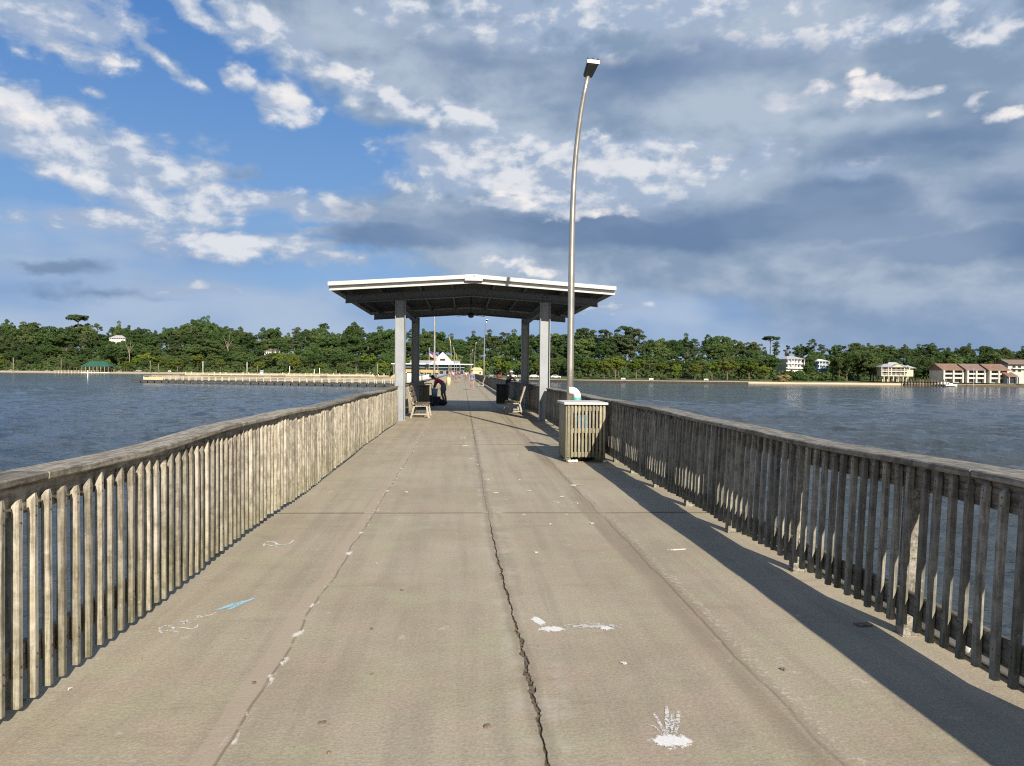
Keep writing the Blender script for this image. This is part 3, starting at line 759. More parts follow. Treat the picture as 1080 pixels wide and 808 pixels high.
def speckmat(name, c, th=.0, edge=1.5):
    '''dried splash: ragged, thinning towards its rim so that the concrete shows through'''
    mt, g, bs = newmat(name, .9); p = worldpos(g)
    ge = g.n.new('ShaderNodeTexCoord').outputs['Generated']; q = g.vmath('MULTIPLY', g.vmath('SUBTRACT', ge, Vector((.5,.5,.5))), Vector((2,2,0)))
    r_ = g.vmath('LENGTH', q); n = g.noise(p, 24, 5, .68); n2 = g.noise(p, 120, 2, .6)
    a = g.math('ADD', g.math('SUBTRACT', 1.0, r_), g.math('MULTIPLY', g.math('SUBTRACT', n, .5), edge)); a = g.math('ADD', a, g.math('MULTIPLY', g.math('SUBTRACT', n2, .5), .5))
    g.put(bs.inputs['Base Color'], g.vmath('SCALE', Vector(c), scale=g.lin(n2, .3, .7, .85, 1.05)))
    g.put(bs.inputs['Alpha'], g.ss(a, th+.02, th+.30)); return mt
M['splat'] = speckmat('thin white paint splash', (.80,.80,.78), .08); M['splat2'] = speckmat('scuffed white paint', (.60,.58,.53), .40, 2.6); M['dropping'] = speckmat('white bird dropping', (.70,.69,.65), .12, 1.6)
G = lambda px, py: gnd(px, py, 0)
p = G(707, 782); blob('paint_splash', p.x, p.y, .105, .075, 'bright solid white paint splash nearest the camera on the deck', 'paint splash', M['splat'], .1, 4, 120, .22)
p = G(571, 658); blob('paint_splash', p.x-.015, p.y+.05, .030, .13, 'curved white paint splash just right of the broken centre joint', 'paint splash', M['splat'], .4, 8, 60, .2)
p = G(582, 664); blob('paint_splash', p.x, p.y, .10, .055, 'flat tail of white paint beside the curved splash at the centre joint', 'paint splash', M['splat'], -.05, 9, 60, .3)
p = G(625, 661); blob('paint_scuff', p.x, p.y, .30, .07, 'faint whitish scuff trailing right from the curved paint splash', 'paint scuff', M['splat2'], .1, 10, 80, .3)
p = G(640, 663); blob('paint_scuff', p.x, p.y, .045, .04, 'small whitish fleck at the end of the faint scuff', 'paint scuff', M['splat'], .1, 11, 30, .6)
drops = [(558,518,.06,.05),(517,506,.09,.03),(592,524,.05,.06),(586,530,.07,.03),(597,543,.04,.03),(549,506,.04,.03),(530,492,.05,.04),(497,484,.09,.03),(608,531,.04,.04),(623,552,.05,.02),(561,493,.04,.04),(523,520,.05,.05),(503,490,.03,.03),(553,543,.03,.03),(581,553,.03,.02),(492,470,.12,.03),(713,580,.14,.012),(428,519,.05,.03),(397,595,.02,.02),(657,700,.025,.02),(75,727,.02,.02),(543,480,.08,.03),(488,462,.10,.04),(608,512,.12,.03),(566,583,.03,.02)]
for k, (px, py, a, b) in enumerate(drops):
    p = G(px, py); blob('dropping', p.x, p.y, a*.75, b*.95, 'small whitish bird dropping spotted on the concrete deck', 'dropping', M['dropping'], rnd.uniform(-.4, .4), 20+k, 18, .7, group='bird droppings on the deck')
def stroke(mb, pix, w, mat=0):
    P = [G(*q) for q in pix]; pts = []
    for i in range(len(P)-1):
        p0, p1, p2, p3 = P[max(i-1,0)], P[i], P[i+1], P[min(i+2,len(P)-1)]
        for k in range(5):
            t = k/5; pts.append(.5*((2*p1)+(p2-p0)*t+(2*p0-5*p1+4*p2-p3)*t*t+(3*p1-p0-3*p2+p3)*t**3))
    pts.append(P[-1]); n = len(pts); L = []; Rr = []
    for i, q in enumerate(pts):
        d = (pts[min(i+1,n-1)]-pts[max(i-1,0)]).normalized(); s = Vector((-d.y, d.x, 0)); ww = w*(.5+.5*math.sin(math.pi*(i+.6)/(n+.2)))*rnd.uniform(.75, 1.15)/2
        L.append((q.x+s.x*ww, q.y+s.y*ww, .003)); Rr.append((q.x-s.x*ww, q.y-s.y*ww, .003))
    mb.add(L+Rr, [(i, n+i, n+i+1, i+1) for i in range(n-1)], mat)
mb = MB()
for q, w_ in ((((703,779),(697,766),(689,752)), .018), (((706,779),(704,764),(703,746)), .026), (((710,779),(714,764),(716,749)), .022), (((700,778),(692,768),(684,765)), .008), (((708,776),(709,764),(709,754)), .026)): stroke(mb, q, w_)
tag(mb.build('paint_streaks', M['streak']), 'thin white paint streaks fanning up from the nearest solid splash', 'paint streaks')
mb = MB()
Z = lambda x, y: (120+x/5.4, 560+y/5.4)
stroke(mb, [Z(272,585), Z(262,560), Z(290,542), Z(320,545), Z(345,560), Z(330,570)], .022)
stroke(mb, [Z(275,572), Z(320,570), Z(372,580)], .016); stroke(mb, [Z(345,560), Z(390,553), Z(440,560), Z(470,550), Z(482,532)], .018)
stroke(mb, [Z(375,515), Z(405,522), Z(440,528)], .018); stroke(mb, [Z(392,535), Z(412,520), Z(420,508)], .016)
stroke(mb, [Z(450,512), Z(480,498), Z(475,485)], .014); stroke(mb, [Z(480,485), Z(505,492), Z(488,500)], .015); stroke(mb, [Z(515,482), Z(550,482), Z(580,466)], .014)
tag(mb.build('chalk_drawing', M['chalkw']), 'white chalk scrawl with loops leading to a blue streak on the left deck', 'chalk drawing')
mb = MB()
for k, (a, b) in enumerate((((582,454),(690,412)), ((612,446),(740,400)), ((645,452),(745,408)), ((650,436),(800,386)), ((690,418),(806,384)), ((600,450),(660,425)))):
    stroke(mb, [Z(*a), Z((a[0]+b[0])/2, (a[1]+b[1])/2+2), Z(*b)], .034-.003*(k % 3))
for i, v in enumerate(mb.v): mb.v[i] = (v[0], v[1], v[2]+.0004*(i % 7)/7)
tag(mb.build('chalk_drawing', M['chalkb']), 'pale blue chalk streak at the end of the white scrawl', 'chalk drawing')
mb = MB(); stroke(mb, [Z(855,90), Z(858,72), Z(885,62), Z(915,66), Z(935,80), Z(965,80), Z(1000,74), Z(1025,55)], .03); stroke(mb, [Z(862,78), Z(900,86), Z(938,92)], .02)
tag(mb.build('chalk_drawing', M['chalkw']), 'small white chalk wave farther along the left deck', 'chalk drawing')
for k, (px, py, a, b) in enumerate(((393,712,.02,.008),(340,763,.03,.008),(347,795,.012,.012),(392,664,.012,.01),(514,767,.03,.02),(826,707,.03,.015),(424,623,.02,.01),(268,721,.02,.01))):
    p = G(px, py); blob('leaf_scrap', p.x, p.y, a*.55, b*.7, 'dark scrap of leaf or dirt lying on the concrete deck', 'scrap', M['bench'], rnd.uniform(-1, 1), 70+k, 14, .5, group='dark scraps on the deck')
pl = MB().b(-.05,.05,-.03,.03,.0005,.010); o = pl.build('bracket_plate', M['bench'], None, (2.60, 4.80, 0), .15); tag(o, 'dark metal plate lying at the foot of a right railing post', 'plate')
# ------------------------------------------------------------------ terrain and water
WZ = -2.3
def sm(v, a, b):
    t = min(1, max(0, (v-a)/(b-a))); return t*t*(3-2*t)
SX = [-3000,-900,-340,-200,-66,-42,-20,20,45,110,220,400,900,3000]; SY = [900,640,560,552,546,352,340,328,313,302,288,275,260,240]
def shoreD(x): return float(np.interp(x, SX, SY))
BX = [-3000,-200,-66,-40,20,60,130,230,3000]; BH_ = [12,12,11,7,5,5,5,5,5]
def ground_z(x, y):
    s = y-shoreD(x); w = sm(x, 16, 34)
    beach = float(np.interp(s, [-14,-4,0,5,12,30,60], [-4.5,-2.9,-2.32,-1.75,-1.25,-.7,-.3]))
    lawn = float(np.interp(s, [-6,-.6,-.55,.3,15,40], [-4.5,-3.2,-3.0,-1.55,-1.2,-.6]))
    b = beach*(1-w)+lawn*w
    H = float(np.interp(x, BX, BH_)); s0 = 22 if x < -60 else 34
    return b+(H+.5)*sm(s, s0, s0+75)*(1 if s < 700 else 1)+1.2*math.sin(x*.031+s*.02)*sm(s, 30, 80)
xs = list(np.arange(-3000,-600,150))+list(np.arange(-600,420,6))+list(np.arange(420,3100,160))
ss_ = [-14,-9,-4,-2,-.6,-.55,0,.3,2.5,5,8,12,18,25,34,44,54,64,74,84,96,110,130,160,220,320,500,900,1600,3000]
vs = []; fs = []
for x in xs:
    for s in ss_: y = shoreD(x)+s; vs.append((x, y, ground_z(x, y)))
nS = len(ss_)
for i in range(len(xs)-1):
    for j in range(nS-1): fs.append((i*nS+j, (i+1)*nS+j, (i+1)*nS+j+1, i*nS+j+1))
mt, g, bs = newmat('sand shore and grass', .95); p = worldpos(g); z = g.sep(p)[2]
n1 = g.noise(p, .05, 5, .6); n2 = g.noise(p, .5, 4, .6); n3 = g.noise(p, 3, 3, .6)
sand = g.mix(n2, (.50,.42,.29), (.64,.55,.40)); sand = g.mix(g.ss(z, -1.9, -2.3), sand, (.24,.20,.14))
grass = g.mix(n1, (.07,.10,.025), (.13,.15,.045)); grass = g.mix(g.ss(n2, .5, .75, 0, .7), grass, (.24,.22,.10))
zz = g.math('ADD', z, g.math('MULTIPLY', g.math('SUBTRACT', n1, .5), 1.2))
thr = g.lin(g.sep(p)[0], -70, 10, -.15, -1.45)
g.put(bs.inputs['Base Color'], g.mix(g.ss(g.math('SUBTRACT', zz, thr), -.25, .25), sand, grass))
mb = MB().add(vs, fs, 0, True); tag(mb.build('ground', mt), kind='structure')

mt, g, bs = newmat('bay water', .09)
bs.inputs['IOR'].default_value = 1.33
p = worldpos(g)
wp = g.vmath('ADD', p, g.vmath('SCALE', g.vmath('SUBTRACT', g.noise(p, .08, 3, color=True), Vector((.5,.5,.5))), scale=3.5))
w1 = g.noise(g.mapping(wp, rot=(0,0,R(14)), scale=(.30, .46, 1)), 1.0, 3, .5)
w2 = g.noise(g.mapping(wp, rot=(0,0,R(-12)), scale=(.95, 1.5, 1)), 1.0, 4, .6)
w3 = g.noise(g.mapping(p, rot=(0,0,R(5)), scale=(3.6, 5.2, 1)), 1.0, 3, .6)
h = g.math('ADD', g.math('MULTIPLY', w1, 1.0), g.math('ADD', g.math('MULTIPLY', w2, .42), g.math('MULTIPLY', w3, .09)))
g.put(bs.inputs['Normal'], g.bump(h, 1.0, .45))
gust = g.noise(g.mapping(p, scale=(.012,.03,1)), 1.0, 4, .6)
g.put(bs.inputs['Base Color'], g.mix(g.ss(gust, .3, .7), (.028,.043,.056), (.050,.063,.068)))
g.put(bs.inputs['Roughness'], g.lin(gust, .3, .7, .08, .15))
M['water'] = mt
# real waves in a fan of rising cell size round the pier head; flat water outside it
rw = np.random.RandomState(11); rows = [1.6]
while rows[-1] < 1400: rows.append(rows[-1]*1.0105+.012)
rows = np.array(rows); az = np.radians(np.arange(-58, 58.01, .125))
RR, AA = np.meshgrid(rows, az, indexing='ij'); Xw = RR*np.sin(AA); Yw = RR*np.cos(AA); cell = RR*.011+.012
Zw = np.zeros_like(Xw)
gustw = .75+.5*np.sin(Xw*.021+1.3*np.sin(Yw*.017))*np.sin(Yw*.03+.8*np.sin(Xw*.013))
for k in range(64):
    lam = .45*(9.0/.45)**rw.rand(); th = rw.normal(R(24), .55); kk = 2*math.pi/lam; ph = rw.uniform(0, 6.283)
    w_ = np.clip((lam/cell-2.6)/3, 0, 1)
    s_ = np.sin(kk*(Xw*math.sin(th)+Yw*math.cos(th))+ph)
    Zw += w_*.0120*lam**.72*(1-np.abs(s_)*1.2)*gustw
Zw = Zw-Zw.mean()+WZ
nr, na = Xw.shape; me = bpy.data.meshes.new('water'); me.vertices.add(nr*na); me.vertices.foreach_set('co', np.stack([Xw, Yw, Zw], -1).ravel())
ii, jj = np.meshgrid(np.arange(nr-1), np.arange(na-1), indexing='ij'); a_ = (ii*na+jj).ravel(); quads = np.stack([a_, a_+na, a_+na+1, a_+1], -1)[:, ::-1].ravel()
nf = len(a_); me.loops.add(nf*4); me.loops.foreach_set('vertex_index', quads); me.polygons.add(nf); me.polygons.foreach_set('loop_start', np.arange(nf)*4); me.polygons.foreach_set('use_smooth', np.ones(nf, bool))
me.update(calc_edges=True); me.validate(); me.materials.append(mt)
tag(link('water', me), kind='structure')
mb = MB().add([(-6000,-400,WZ-.4),(6000,-400,WZ-.4),(6000,6000,WZ-.4),(-6000,6000,WZ-.4)], [(0,1,2,3)])
tag(mb.build('water', mt), kind='structure')
mb = MB().add([(-6000,-400,-7),(6000,-400,-7),(6000,6000,-7),(-6000,6000,-7)], [(0,1,2,3)])
tag(mb.build('bay_bed', M['grout']), kind='structure')

def onland(px, s):
    """world point seen in pixel column px, s metres behind the shoreline"""
    Y = 400.0
    for _ in range(25): x = at(px, 395, Y).x; Y = .5*Y+.5*(shoreD(x)+s)
    x = at(px, 395, Y).x
    return x, Y, ground_z(x, Y)
def zat(py, px, Y): return at(px, py, Y).z

# seawall along the right-hand shore
mb = MB(); xs_ = [24+6*i for i in range(16)]; 
def wallchain(mb, xs_, z0, z1, t, mat, off=0):
    for a, c in zip(xs_, xs_[1:]): 
        ya, yc = shoreD(a)+off, shoreD(c)+off
        mb.add([(a,ya-t,z0),(c,yc-t,z0),(c,yc,z0),(a,ya,z0),(a,ya-t,z1),(c,yc-t,z1),(c,yc,z1),(a,ya,z1)], [(0,3,2,1),(4,5,6,7),(0,1,5,4),(1,2,6,5),(2,3,7,6),(3,0,4,7)], mat)
wallchain(mb, xs_, -3.2, -1.62, .8, 0); wallchain(mb, xs_, -1.615, -1.36, 1.0, 1)
o = mb.build('seawall', [plain('dark wet seawall', (.055,.05,.042), .9, 0, .4, 1.2), plain('concrete wall cap', (.33,.305,.25), .9, 0, .2, .8)]); tag(o, 'long dark low seawall with pale cap below the bright green park trees', 'seawall')
mb = MB(); xs_ = [174+5*i for i in range(17)]; wallchain(mb, xs_, -3.2, -1.75, .8, 0); wallchain(mb, xs_, -1.745, -1.5, .9, 1)
o = mb.build('seawall', [plain('brown bulkhead wood', (.11,.085,.06), .9, 0, .3, 2), plain('bulkhead cap', (.27,.235,.17), .9)]); tag(o, 'brown bulkhead in front of the lawn of the orange roofed apartments', 'seawall')

# ------------------------------------------------------------------ trees
def leafmat(name, c1, c2, c3):
    mt, g, bs = newmat(name, .75)
    ri = g.n.new('ShaderNodeNewGeometry').outputs['Random Per Island']; ro = g.n.new('ShaderNodeObjectInfo').outputs['Random']
    p = objco(g); n = g.noise(p, .35, 3, .6)
    c = g.mix(g.ss(g.math('ADD', g.math('MULTIPLY', n, .6), g.math('MULTIPLY', ri, .5)), .3, .8), c1, c2)
    c = g.mix(g.ss(ro, .35, 1.0, 0, .75), c, c3)
    c = g.vmath('SCALE', c, scale=g.lin(g.math('FRACT', g.math('MULTIPLY', ro, 7.7)), 0, 1, .72, 1.22))
    g.put(bs.inputs['Base Color'], c)
    bs.inputs['Specular IOR Level'].default_value = .25
    tr = g.n.new('ShaderNodeBsdfTranslucent'); g.put(tr.inputs[0], g.vmath('SCALE', c, scale=1.2))
    ms = g.n.new('ShaderNodeMixShader'); ms.inputs[0].default_value = .34
    g.l.new(bs.outputs[0], ms.inputs[1]); g.l.new(tr.outputs[0], ms.inputs[2]); g.l.new(ms.outputs[0], g.n['Material Output'].inputs[0])
    return mt
M['oakleaf'] = leafmat('oak foliage', (.042,.082,.026), (.112,.192,.054), (.142,.188,.066))
M['pineleaf'] = leafmat('pine foliage', (.042,.078,.032), (.108,.168,.066), (.134,.162,.076))
M['parkleaf'] = leafmat('bright park foliage', (.085,.14,.02), (.175,.25,.04), (.20,.235,.045))
M['bark'] = plain('grey brown bark', (.17,.135,.105), .9, 0, .3, 3, .05); M['palebark'] = plain('pale bare bark', (.27,.225,.18), .9, 0, .25, 3)
def tree_meshes(kind, seed):
    """(crown mesh, trunk mesh) of a tree one unit high: thousands of leaf clump faces on limbs"""
    r = np.random.RandomState(seed); clumps = []
    tk = MB()
    def limb(a, b, r0, r1): 
        a = np.array(a); b = np.array(b); mid = (a+b)/2+r.normal(0, .012, 3); tk.tube([a, mid, b], [r0, (r0+r1)/2, r1], 6)
    if kind in ('oak', 'park'):
        rx = .42 if kind == 'oak' else .40; cz, rz = (.53, .44) if kind == 'oak' else (.60, .38); nC = 100 if kind == 'oak' else 60
        tk.tube([(0,0,-.08), (.005,0,.12), (.0,.01,.34), (.01,0,.62)], [.032,.024,.020,.010], 7)
        for k in range(nC):
            d = r.normal(size=3); d /= np.linalg.norm(d); d[2] = abs(d[2])*1.0 if r.rand() < .72 else d[2]*.8
            q = r.uniform(.40, 1.0)*(1+.14*math.sin(3*math.atan2(d[1], d[0])+seed)+.10*math.sin(5*d[2]+seed))
            c = np.array([d[0]*rx*q, d[1]*rx*q, cz+d[2]*rz*q]); rad = r.uniform(.05, .105)
            clumps.append((c, rad, rad*r.uniform(.62, .85)))
            if k % 4 == 0: limb((0,0,r.uniform(.24,.5)), c, .011, .003)
    elif kind == 'pine':
        tk.tube([(0,0,-.05), (.006,.004,.3), (-.004,.0,.65), (.008,0,.95)], [.018,.015,.012,.006], 7)
        for k in range(26):
            z = r.uniform(.50, .97); q = (1-abs(z-.74)/.34)*.20*r.uniform(.5, 1.15); a = r.uniform(0, 6.28)
            c = np.array([q*math.cos(a), q*math.sin(a), z]); rad = r.uniform(.035, .085)
            clumps.append((c, rad, rad*r.uniform(.45, .7))); limb((0,0,z-.06), c, .006, .002)
        for k in range(4):
            z = r.uniform(.3, .55); a = r.uniform(0, 6.28); c = np.array([.10*math.cos(a), .10*math.sin(a), z+.03]); clumps.append((c, .045, .03)); limb((0,0,z), c, .004, .002)
    elif kind == 'umbrella':
        tk.tube([(0,0,-.05), (.01,0,.4), (-.01,0,.7), (.0,0,.86)], [.017,.014,.011,.007], 7)
        for k in range(15):
            a = r.uniform(0, 6.28); q = .24*math.sqrt(r.rand()); c = np.array([q*math.cos(a), q*math.sin(a), .93-.35*q*q/.24+r.uniform(-.02,.02)])
            clumps.append((c, r.uniform(.055,.085), r.uniform(.025,.045))); limb((0,0,.78), c, .006, .003)
    elif kind == 'bush':
        for k in range(16):
            a = r.uniform(0, 6.28); q = .55*math.sqrt(r.rand()); c = np.array([q*math.cos(a), q*math.sin(a), r.uniform(.2,.72)]); clumps.append((c, r.uniform(.18,.30), r.uniform(.15,.25)))
        tk.tube([(0,0,-.1),(0,0,.4)], [.05,.02], 6)
    V = []; per = {'oak':120,'park':125,'pine':130,'umbrella':180,'bush':110}[kind]; ls = {'oak':.0175,'park':.024,'pine':.0145,'umbrella':.017,'bush':.075}[kind]
    for c, rh, rv in clumps:
        d = r.normal(size=(per, 3)); d /= np.linalg.norm(d, axis=1)[:, None]
        d[:, 2] = np.where(r.rand(per) < .7, np.abs(d[:, 2]), d[:, 2])
        rad = r.uniform(.55, 1.12, (per, 1))**.6
        P = c+d*rad*np.array([rh, rh, rv])
        nrm = d*.8+r.normal(0, .55, (per, 3)); nrm /= np.linalg.norm(nrm, axis=1)[:, None]
        t = np.cross(nrm, r.normal(size=(per, 3))); t /= np.linalg.norm(t, axis=1)[:, None]; b = np.cross(nrm, t)
        s = ls*r.uniform(.6, 1.35, (per, 1)); a = r.uniform(.45, .9, (per, 1))
        V.append(np.stack([P-t*s-b*s*a*.4, P+t*s*.2-b*s*a, P+t*s+b*s*a*.3, P-t*s*.3+b*s*a], 1))
    V = np.concatenate(V).reshape(-1, 3); n = len(V)//4
    me = bpy.data.meshes.new(kind+'_crown'); me.vertices.add(n*4); me.vertices.foreach_set('co', V.ravel())
    me.loops.add(n*4); me.loops.foreach_set('vertex_index', np.arange(n*4)); me.polygons.add(n); me.polygons.foreach_set('loop_start', np.arange(n)*4)
    me.update(calc_edges=True); me.validate()
    me.materials.append(M[{'oak':'oakleaf','park':'parkleaf','pine':'pineleaf','umbrella':'pineleaf','bush':'oakleaf'}[kind]])
    return me, tk.mesh(kind+'_trunk', M['bark'])
PROTO = {k: [tree_meshes(k, 50+7*i+len(k)) for i in range(n)] for k, n in (('oak', 6), ('pine', 5), ('umbrella', 2), ('park', 4), ('bush', 3))}
NAME = {'oak':'oak_tree','pine':'pine_tree','umbrella':'pine_tree','park':'park_tree','bush':'shrub'}
def tree(kind, px, s, top, label, group=None, width=1.0, h=None, leaf=None, Y=None):
    if Y is None: x, Y, z = onland(px, s)
    else: x = at(px, 395, Y).x; z = ground_z(x, Y)
    H = h if h else max(2.5, zat(top, px, Y)-z)
    o = empty(NAME[kind], (x, Y, z), label, 'shrub' if kind == 'bush' else 'tree', group, rnd.uniform(0, 6.28))
    o.scale = (H*width, H*width, H)
    cm, tm = PROTO[kind][rnd.randrange(len(PROTO[kind]))]
    c = link('crown', cm, o); link('trunk', tm, o)
    if leaf: 
        c.material_slots[0].link = 'OBJECT'; c.material_slots[0].material = leaf
    return o
PRX = [-60,0,15,30,55,68,80,96,110,140,160,175,190,204,218,230,240,260,270,290,305,325,332,343,355,372,395,410,430,450,465,475,485,492,500,510,515,520,528,545,560,580,600,607,615,625,640,648,660,670,676,685,697,705,715,725,735,745,760,775,790,798,812,825,835,848,862,875,890,910,920,935,948,960,978,993,1008,1030,1045,1060,1080,1140]
PRY = [341,341,336,339,340,340,339,341,341,339,345,341,341,337,337,342,341,345,342,344.5,348,341,345,341,344.5,342,343,344,344,345,347,353,354,350.5,351,354,356,351,347.5,348,350,349,348,347,345,347.5,347,351,345,347,357,357,353,356,352,355,357,352.5,351,359,357,360.5,361,360,362,357,358,362,361.5,359,359,362,358,364,360,365,361,364,363,363.5,363,364]
def prof(px): return float(np.interp(px, PRX, PRY))
LAB = {
 'Lback': 'dark tree on the skyline of the wooded bluff behind the far sandy beach', 'Lmid': 'dense green tree partway up the wooded bluff behind the far sandy beach', 'Lfront': 'lighter green low tree along the back edge of the far sandy beach',
 'Lpine': 'tall pine on the skyline of the wooded bluff behind the far sandy beach',
 'Cback': 'dark tree on the skyline of the hill behind the pier end pavilion', 'Cmid': 'green tree on the slope between the pier end pavilion and the skyline', 'Cfront': 'bright low tree beside the pier end pavilion and car park',
 'Rback': 'dark tree on the skyline behind the right shore park', 'Rpine': 'tall bare trunked pine on the skyline behind the right shore park', 'Rmid': 'dark oak in the wooded slope behind the bright park trees', 'Rpark': 'bright green round park tree on the lawn behind the seawall',
 'Hback': 'dark tree on the skyline behind the right shore houses', 'Hmid': 'dense green tree between the right shore houses and the skyline'}
GRP = {'L': 'trees on the bluff behind the left beach', 'C': 'trees behind the pier end', 'R': 'trees behind the right shore park', 'H': 'trees around the right shore houses'}
gaps = [(117,131,354,366,600), (824,850,374,390,330), (855,875,376,390,330), (928,963,382,404,280), (986,1062,383,404,260), (1048,1090,376,404,240)]
def row(x0, x1, step, s, topf, kinds, key, width=(.85, 1.15), js=6, jt=2.5, skip=()):
    px = x0
    while px < x1:
        q = px+rnd.uniform(-.3, .3)*step; k = rnd.choice(kinds); sv = s+rnd.uniform(-js, js)
        top = topf(q)+rnd.uniform(-.4, 1)*jt
        if not any(a <= q <= b for a, b in skip):
            tree(k, q, sv, top, LAB[key+'pine'] if False else LAB[key if not (k == 'pine' and key[1:] == 'back' and key[0] in 'LR') else key[0]+'pine'], GRP[key[0]], rnd.uniform(*width)*(1.0 if k != 'pine' else 1.15))
        px += step
# left bluff, back to front
row(-45, 418, 11.5, 150, lambda p: prof(p)+1, ['oak','oak','pine','oak'], 'Lback', (.62, .95), 12, 4)
row(-40, 418, 14, 96, lambda p: prof(p)+9, ['oak','oak','oak','pine'], 'Lmid', (.95, 1.3), 8, 5, skip=((117,131),))
row(-42, 418, 17, 124, lambda p: prof(p)+14, ['oak'], 'Lmid', (.9, 1.2), 6, 4)
row(-42, 418, 15, 62, lambda p: prof(p)+20, ['oak','oak','oak'], 'Lmid', (.95, 1.35), 8, 6, skip=((112,131),))
row(-42, 418, 14, 36, lambda p: 371, ['oak','oak','park'], 'Lmid', (.9, 1.25), 6, 6, skip=((103,130),))
row(-40, 418, 21, 20, lambda p: 379, ['park','oak','park'], 'Lfront', (.9, 1.3), 4, 4)
# behind the pier end
row(412, 604, 11, 112, lambda p: prof(p)+1, ['oak','oak','pine'], 'Cback', (.75, 1.0), 8, 2)
row(415, 604, 13, 82, lambda p: prof(p)+11, ['oak'], 'Cmid', (.85, 1.15), 5, 4)
row(413, 604, 14, 56, lambda p: 374, ['oak','park'], 'Cmid', (.85, 1.2), 4, 4)
row(512, 604, 13, 40, lambda p: 380, ['park','park','oak'], 'Cfront', (.9, 1.15), 3, 3)
row(408, 450, 12, 42, lambda p: 381, ['park','park'], 'Cfront', (.9, 1.15), 3, 3)
# right park
row(602, 905, 12, 96, lambda p: prof(p)+1, ['oak','pine','pine','oak'], 'Rback', (.62, .95), 9, 4)
row(604, 905, 15, 70, lambda p: prof(p)+9, ['oak','oak','pine'], 'Rmid', (.85, 1.2), 6, 5, skip=((826,850),))
row(600, 905, 14, 44, lambda p: 374, ['oak'], 'Rmid', (.95, 1.25), 5, 5, skip=((824,851),(857,878)))
for px, top, w in ((623,378,1.0),(637,378,.95),(649,375,1.05),(671,378,1.1),(697,381,1.1),(713,384,1.0),(733,383,1.05),(751,381,1.0),(767,379,1.15),(790,379,1.15),(807,385,1.05)):
    tree('park', px, rnd.uniform(13, 18), top, LAB['Rpark'], 'bright park trees on the lawn behind the seawall', w)
for px, top in ((741,378),(779,382),(853,383),(885,374),(893,369),(905,368),(918,370)):
    tree('oak', px, rnd.uniform(22, 30), top, LAB['Rmid'], GRP['R'], rnd.uniform(.9, 1.15))
# houses on the right shore
row(905, 1110, 12, 100, lambda p: prof(p)+1, ['oak'], 'Hback', (.65, 1.0), 9, 3.5)
row(905, 1110, 14, 72, lambda p: prof(p)+8, ['oak','oak','pine'], 'Hmid', (.9, 1.2), 6, 4)
row(905, 1110, 14, 52, lambda p: 375, ['oak'], 'Hmid', (.9, 1.25), 4, 4)
for px, s, top, w in ((921,20,374,1.0),(974,22,378,1.15),(983,17,384,1.1),(966,20,386,1.0),(1050,38,372,1.0),(1040,42,373,.9)):
    tree('oak', px, s, top, 'leafy oak growing between two of the right shore buildings', 'oaks between the right shore buildings', w)
# single trees that stand out
tree('umbrella', 82, 150, 329.5, 'flat topped umbrella pine rising highest above the left skyline', width=.9)
tree('umbrella', 812, 100, 352.5, 'flat topped umbrella pine standing out above the right skyline', width=.95)
tree('oak', 207, 150, 336, 'rounded tree clump poking above the left skyline, left one of two', width=.55); tree('oak', 220, 150, 336.5, 'rounded tree clump poking above the left skyline, right one of two', width=.55)
for px, top in ((615,345.5),(641,347),(659,344.5),(668,347)): tree('pine', px, 78, top, 'tall pine with bare trunk at the left end of the right shore park', 'tall pines at the left end of the right park', 1.5)
for px, s_, top in ((113,44,364),(119,52,361.5),(126,50,362),(132,46,363),(116,60,358.5),(131,62,358)): tree('oak', px, s_, top, 'dense green tree hiding the lower part of the metal roofed bluff house', 'trees in front of the metal roofed house', 1.0)
tree('oak', 284, 44, 371, 'dense tree covering the left half of the low white bluff house', None, 1.0)
# two dead or pale trunked trees
def snag(px, s, top, label):
    x, Y, z = onland(px, s); H = zat(top, px, Y)-z; mb = MB()
    o = empty('dead_tree', (x, Y, z), label, 'tree')
    mb.tube([(0,0,-.3),(.02*H,0,.45*H),(.0,0,.62*H)], [.017*H,.013*H,.01*H], 8)
    for a, b in ((-.14,.95),(.05,1.0),(.16,.86),(-.05,.8)): mb.tube([(0,0,.58*H),(a*.5*H,.03*H,.76*H),(a*H,.02*H,b*H)], [.009*H,.006*H,.002*H], 6)
    mb.build('trunk', M['palebark'], o); return o
snag(240, 42, 352, 'pale forked bare tree in front of the left bluff'); snag(136, 22, 358, 'slender pale trunk standing by the pavilion with the green roof')
for px, s, h in ((832,26,4.6),(839,25,4.2),(846,26,4.8),(863,26,4.6),(870,26,4.2),(843,16,2.6),(850,13,1.8),(857,17,2.8),(869,18,3.4),(880,16,3.2),(888,18,2.6),(625,12,1.6),(690,11,1.3),(820,12,2.4),(832,11,2.0),(700,14,2.0),(610,14,2.6)):
    tree('bush', px, s, 0, 'low green shrub near the water along the right shore park', 'shrubs along the right shore', 1.0, h)
x, Y, z = onland(826, 5)
tree('bush', 826, 6, 0, 'pale tan grassy bush at the water edge right of the seawall', None, 1.3, 3.3, leaf=leafmat('tan reed foliage', (.26,.20,.09), (.38,.30,.14), (.36,.29,.14)))
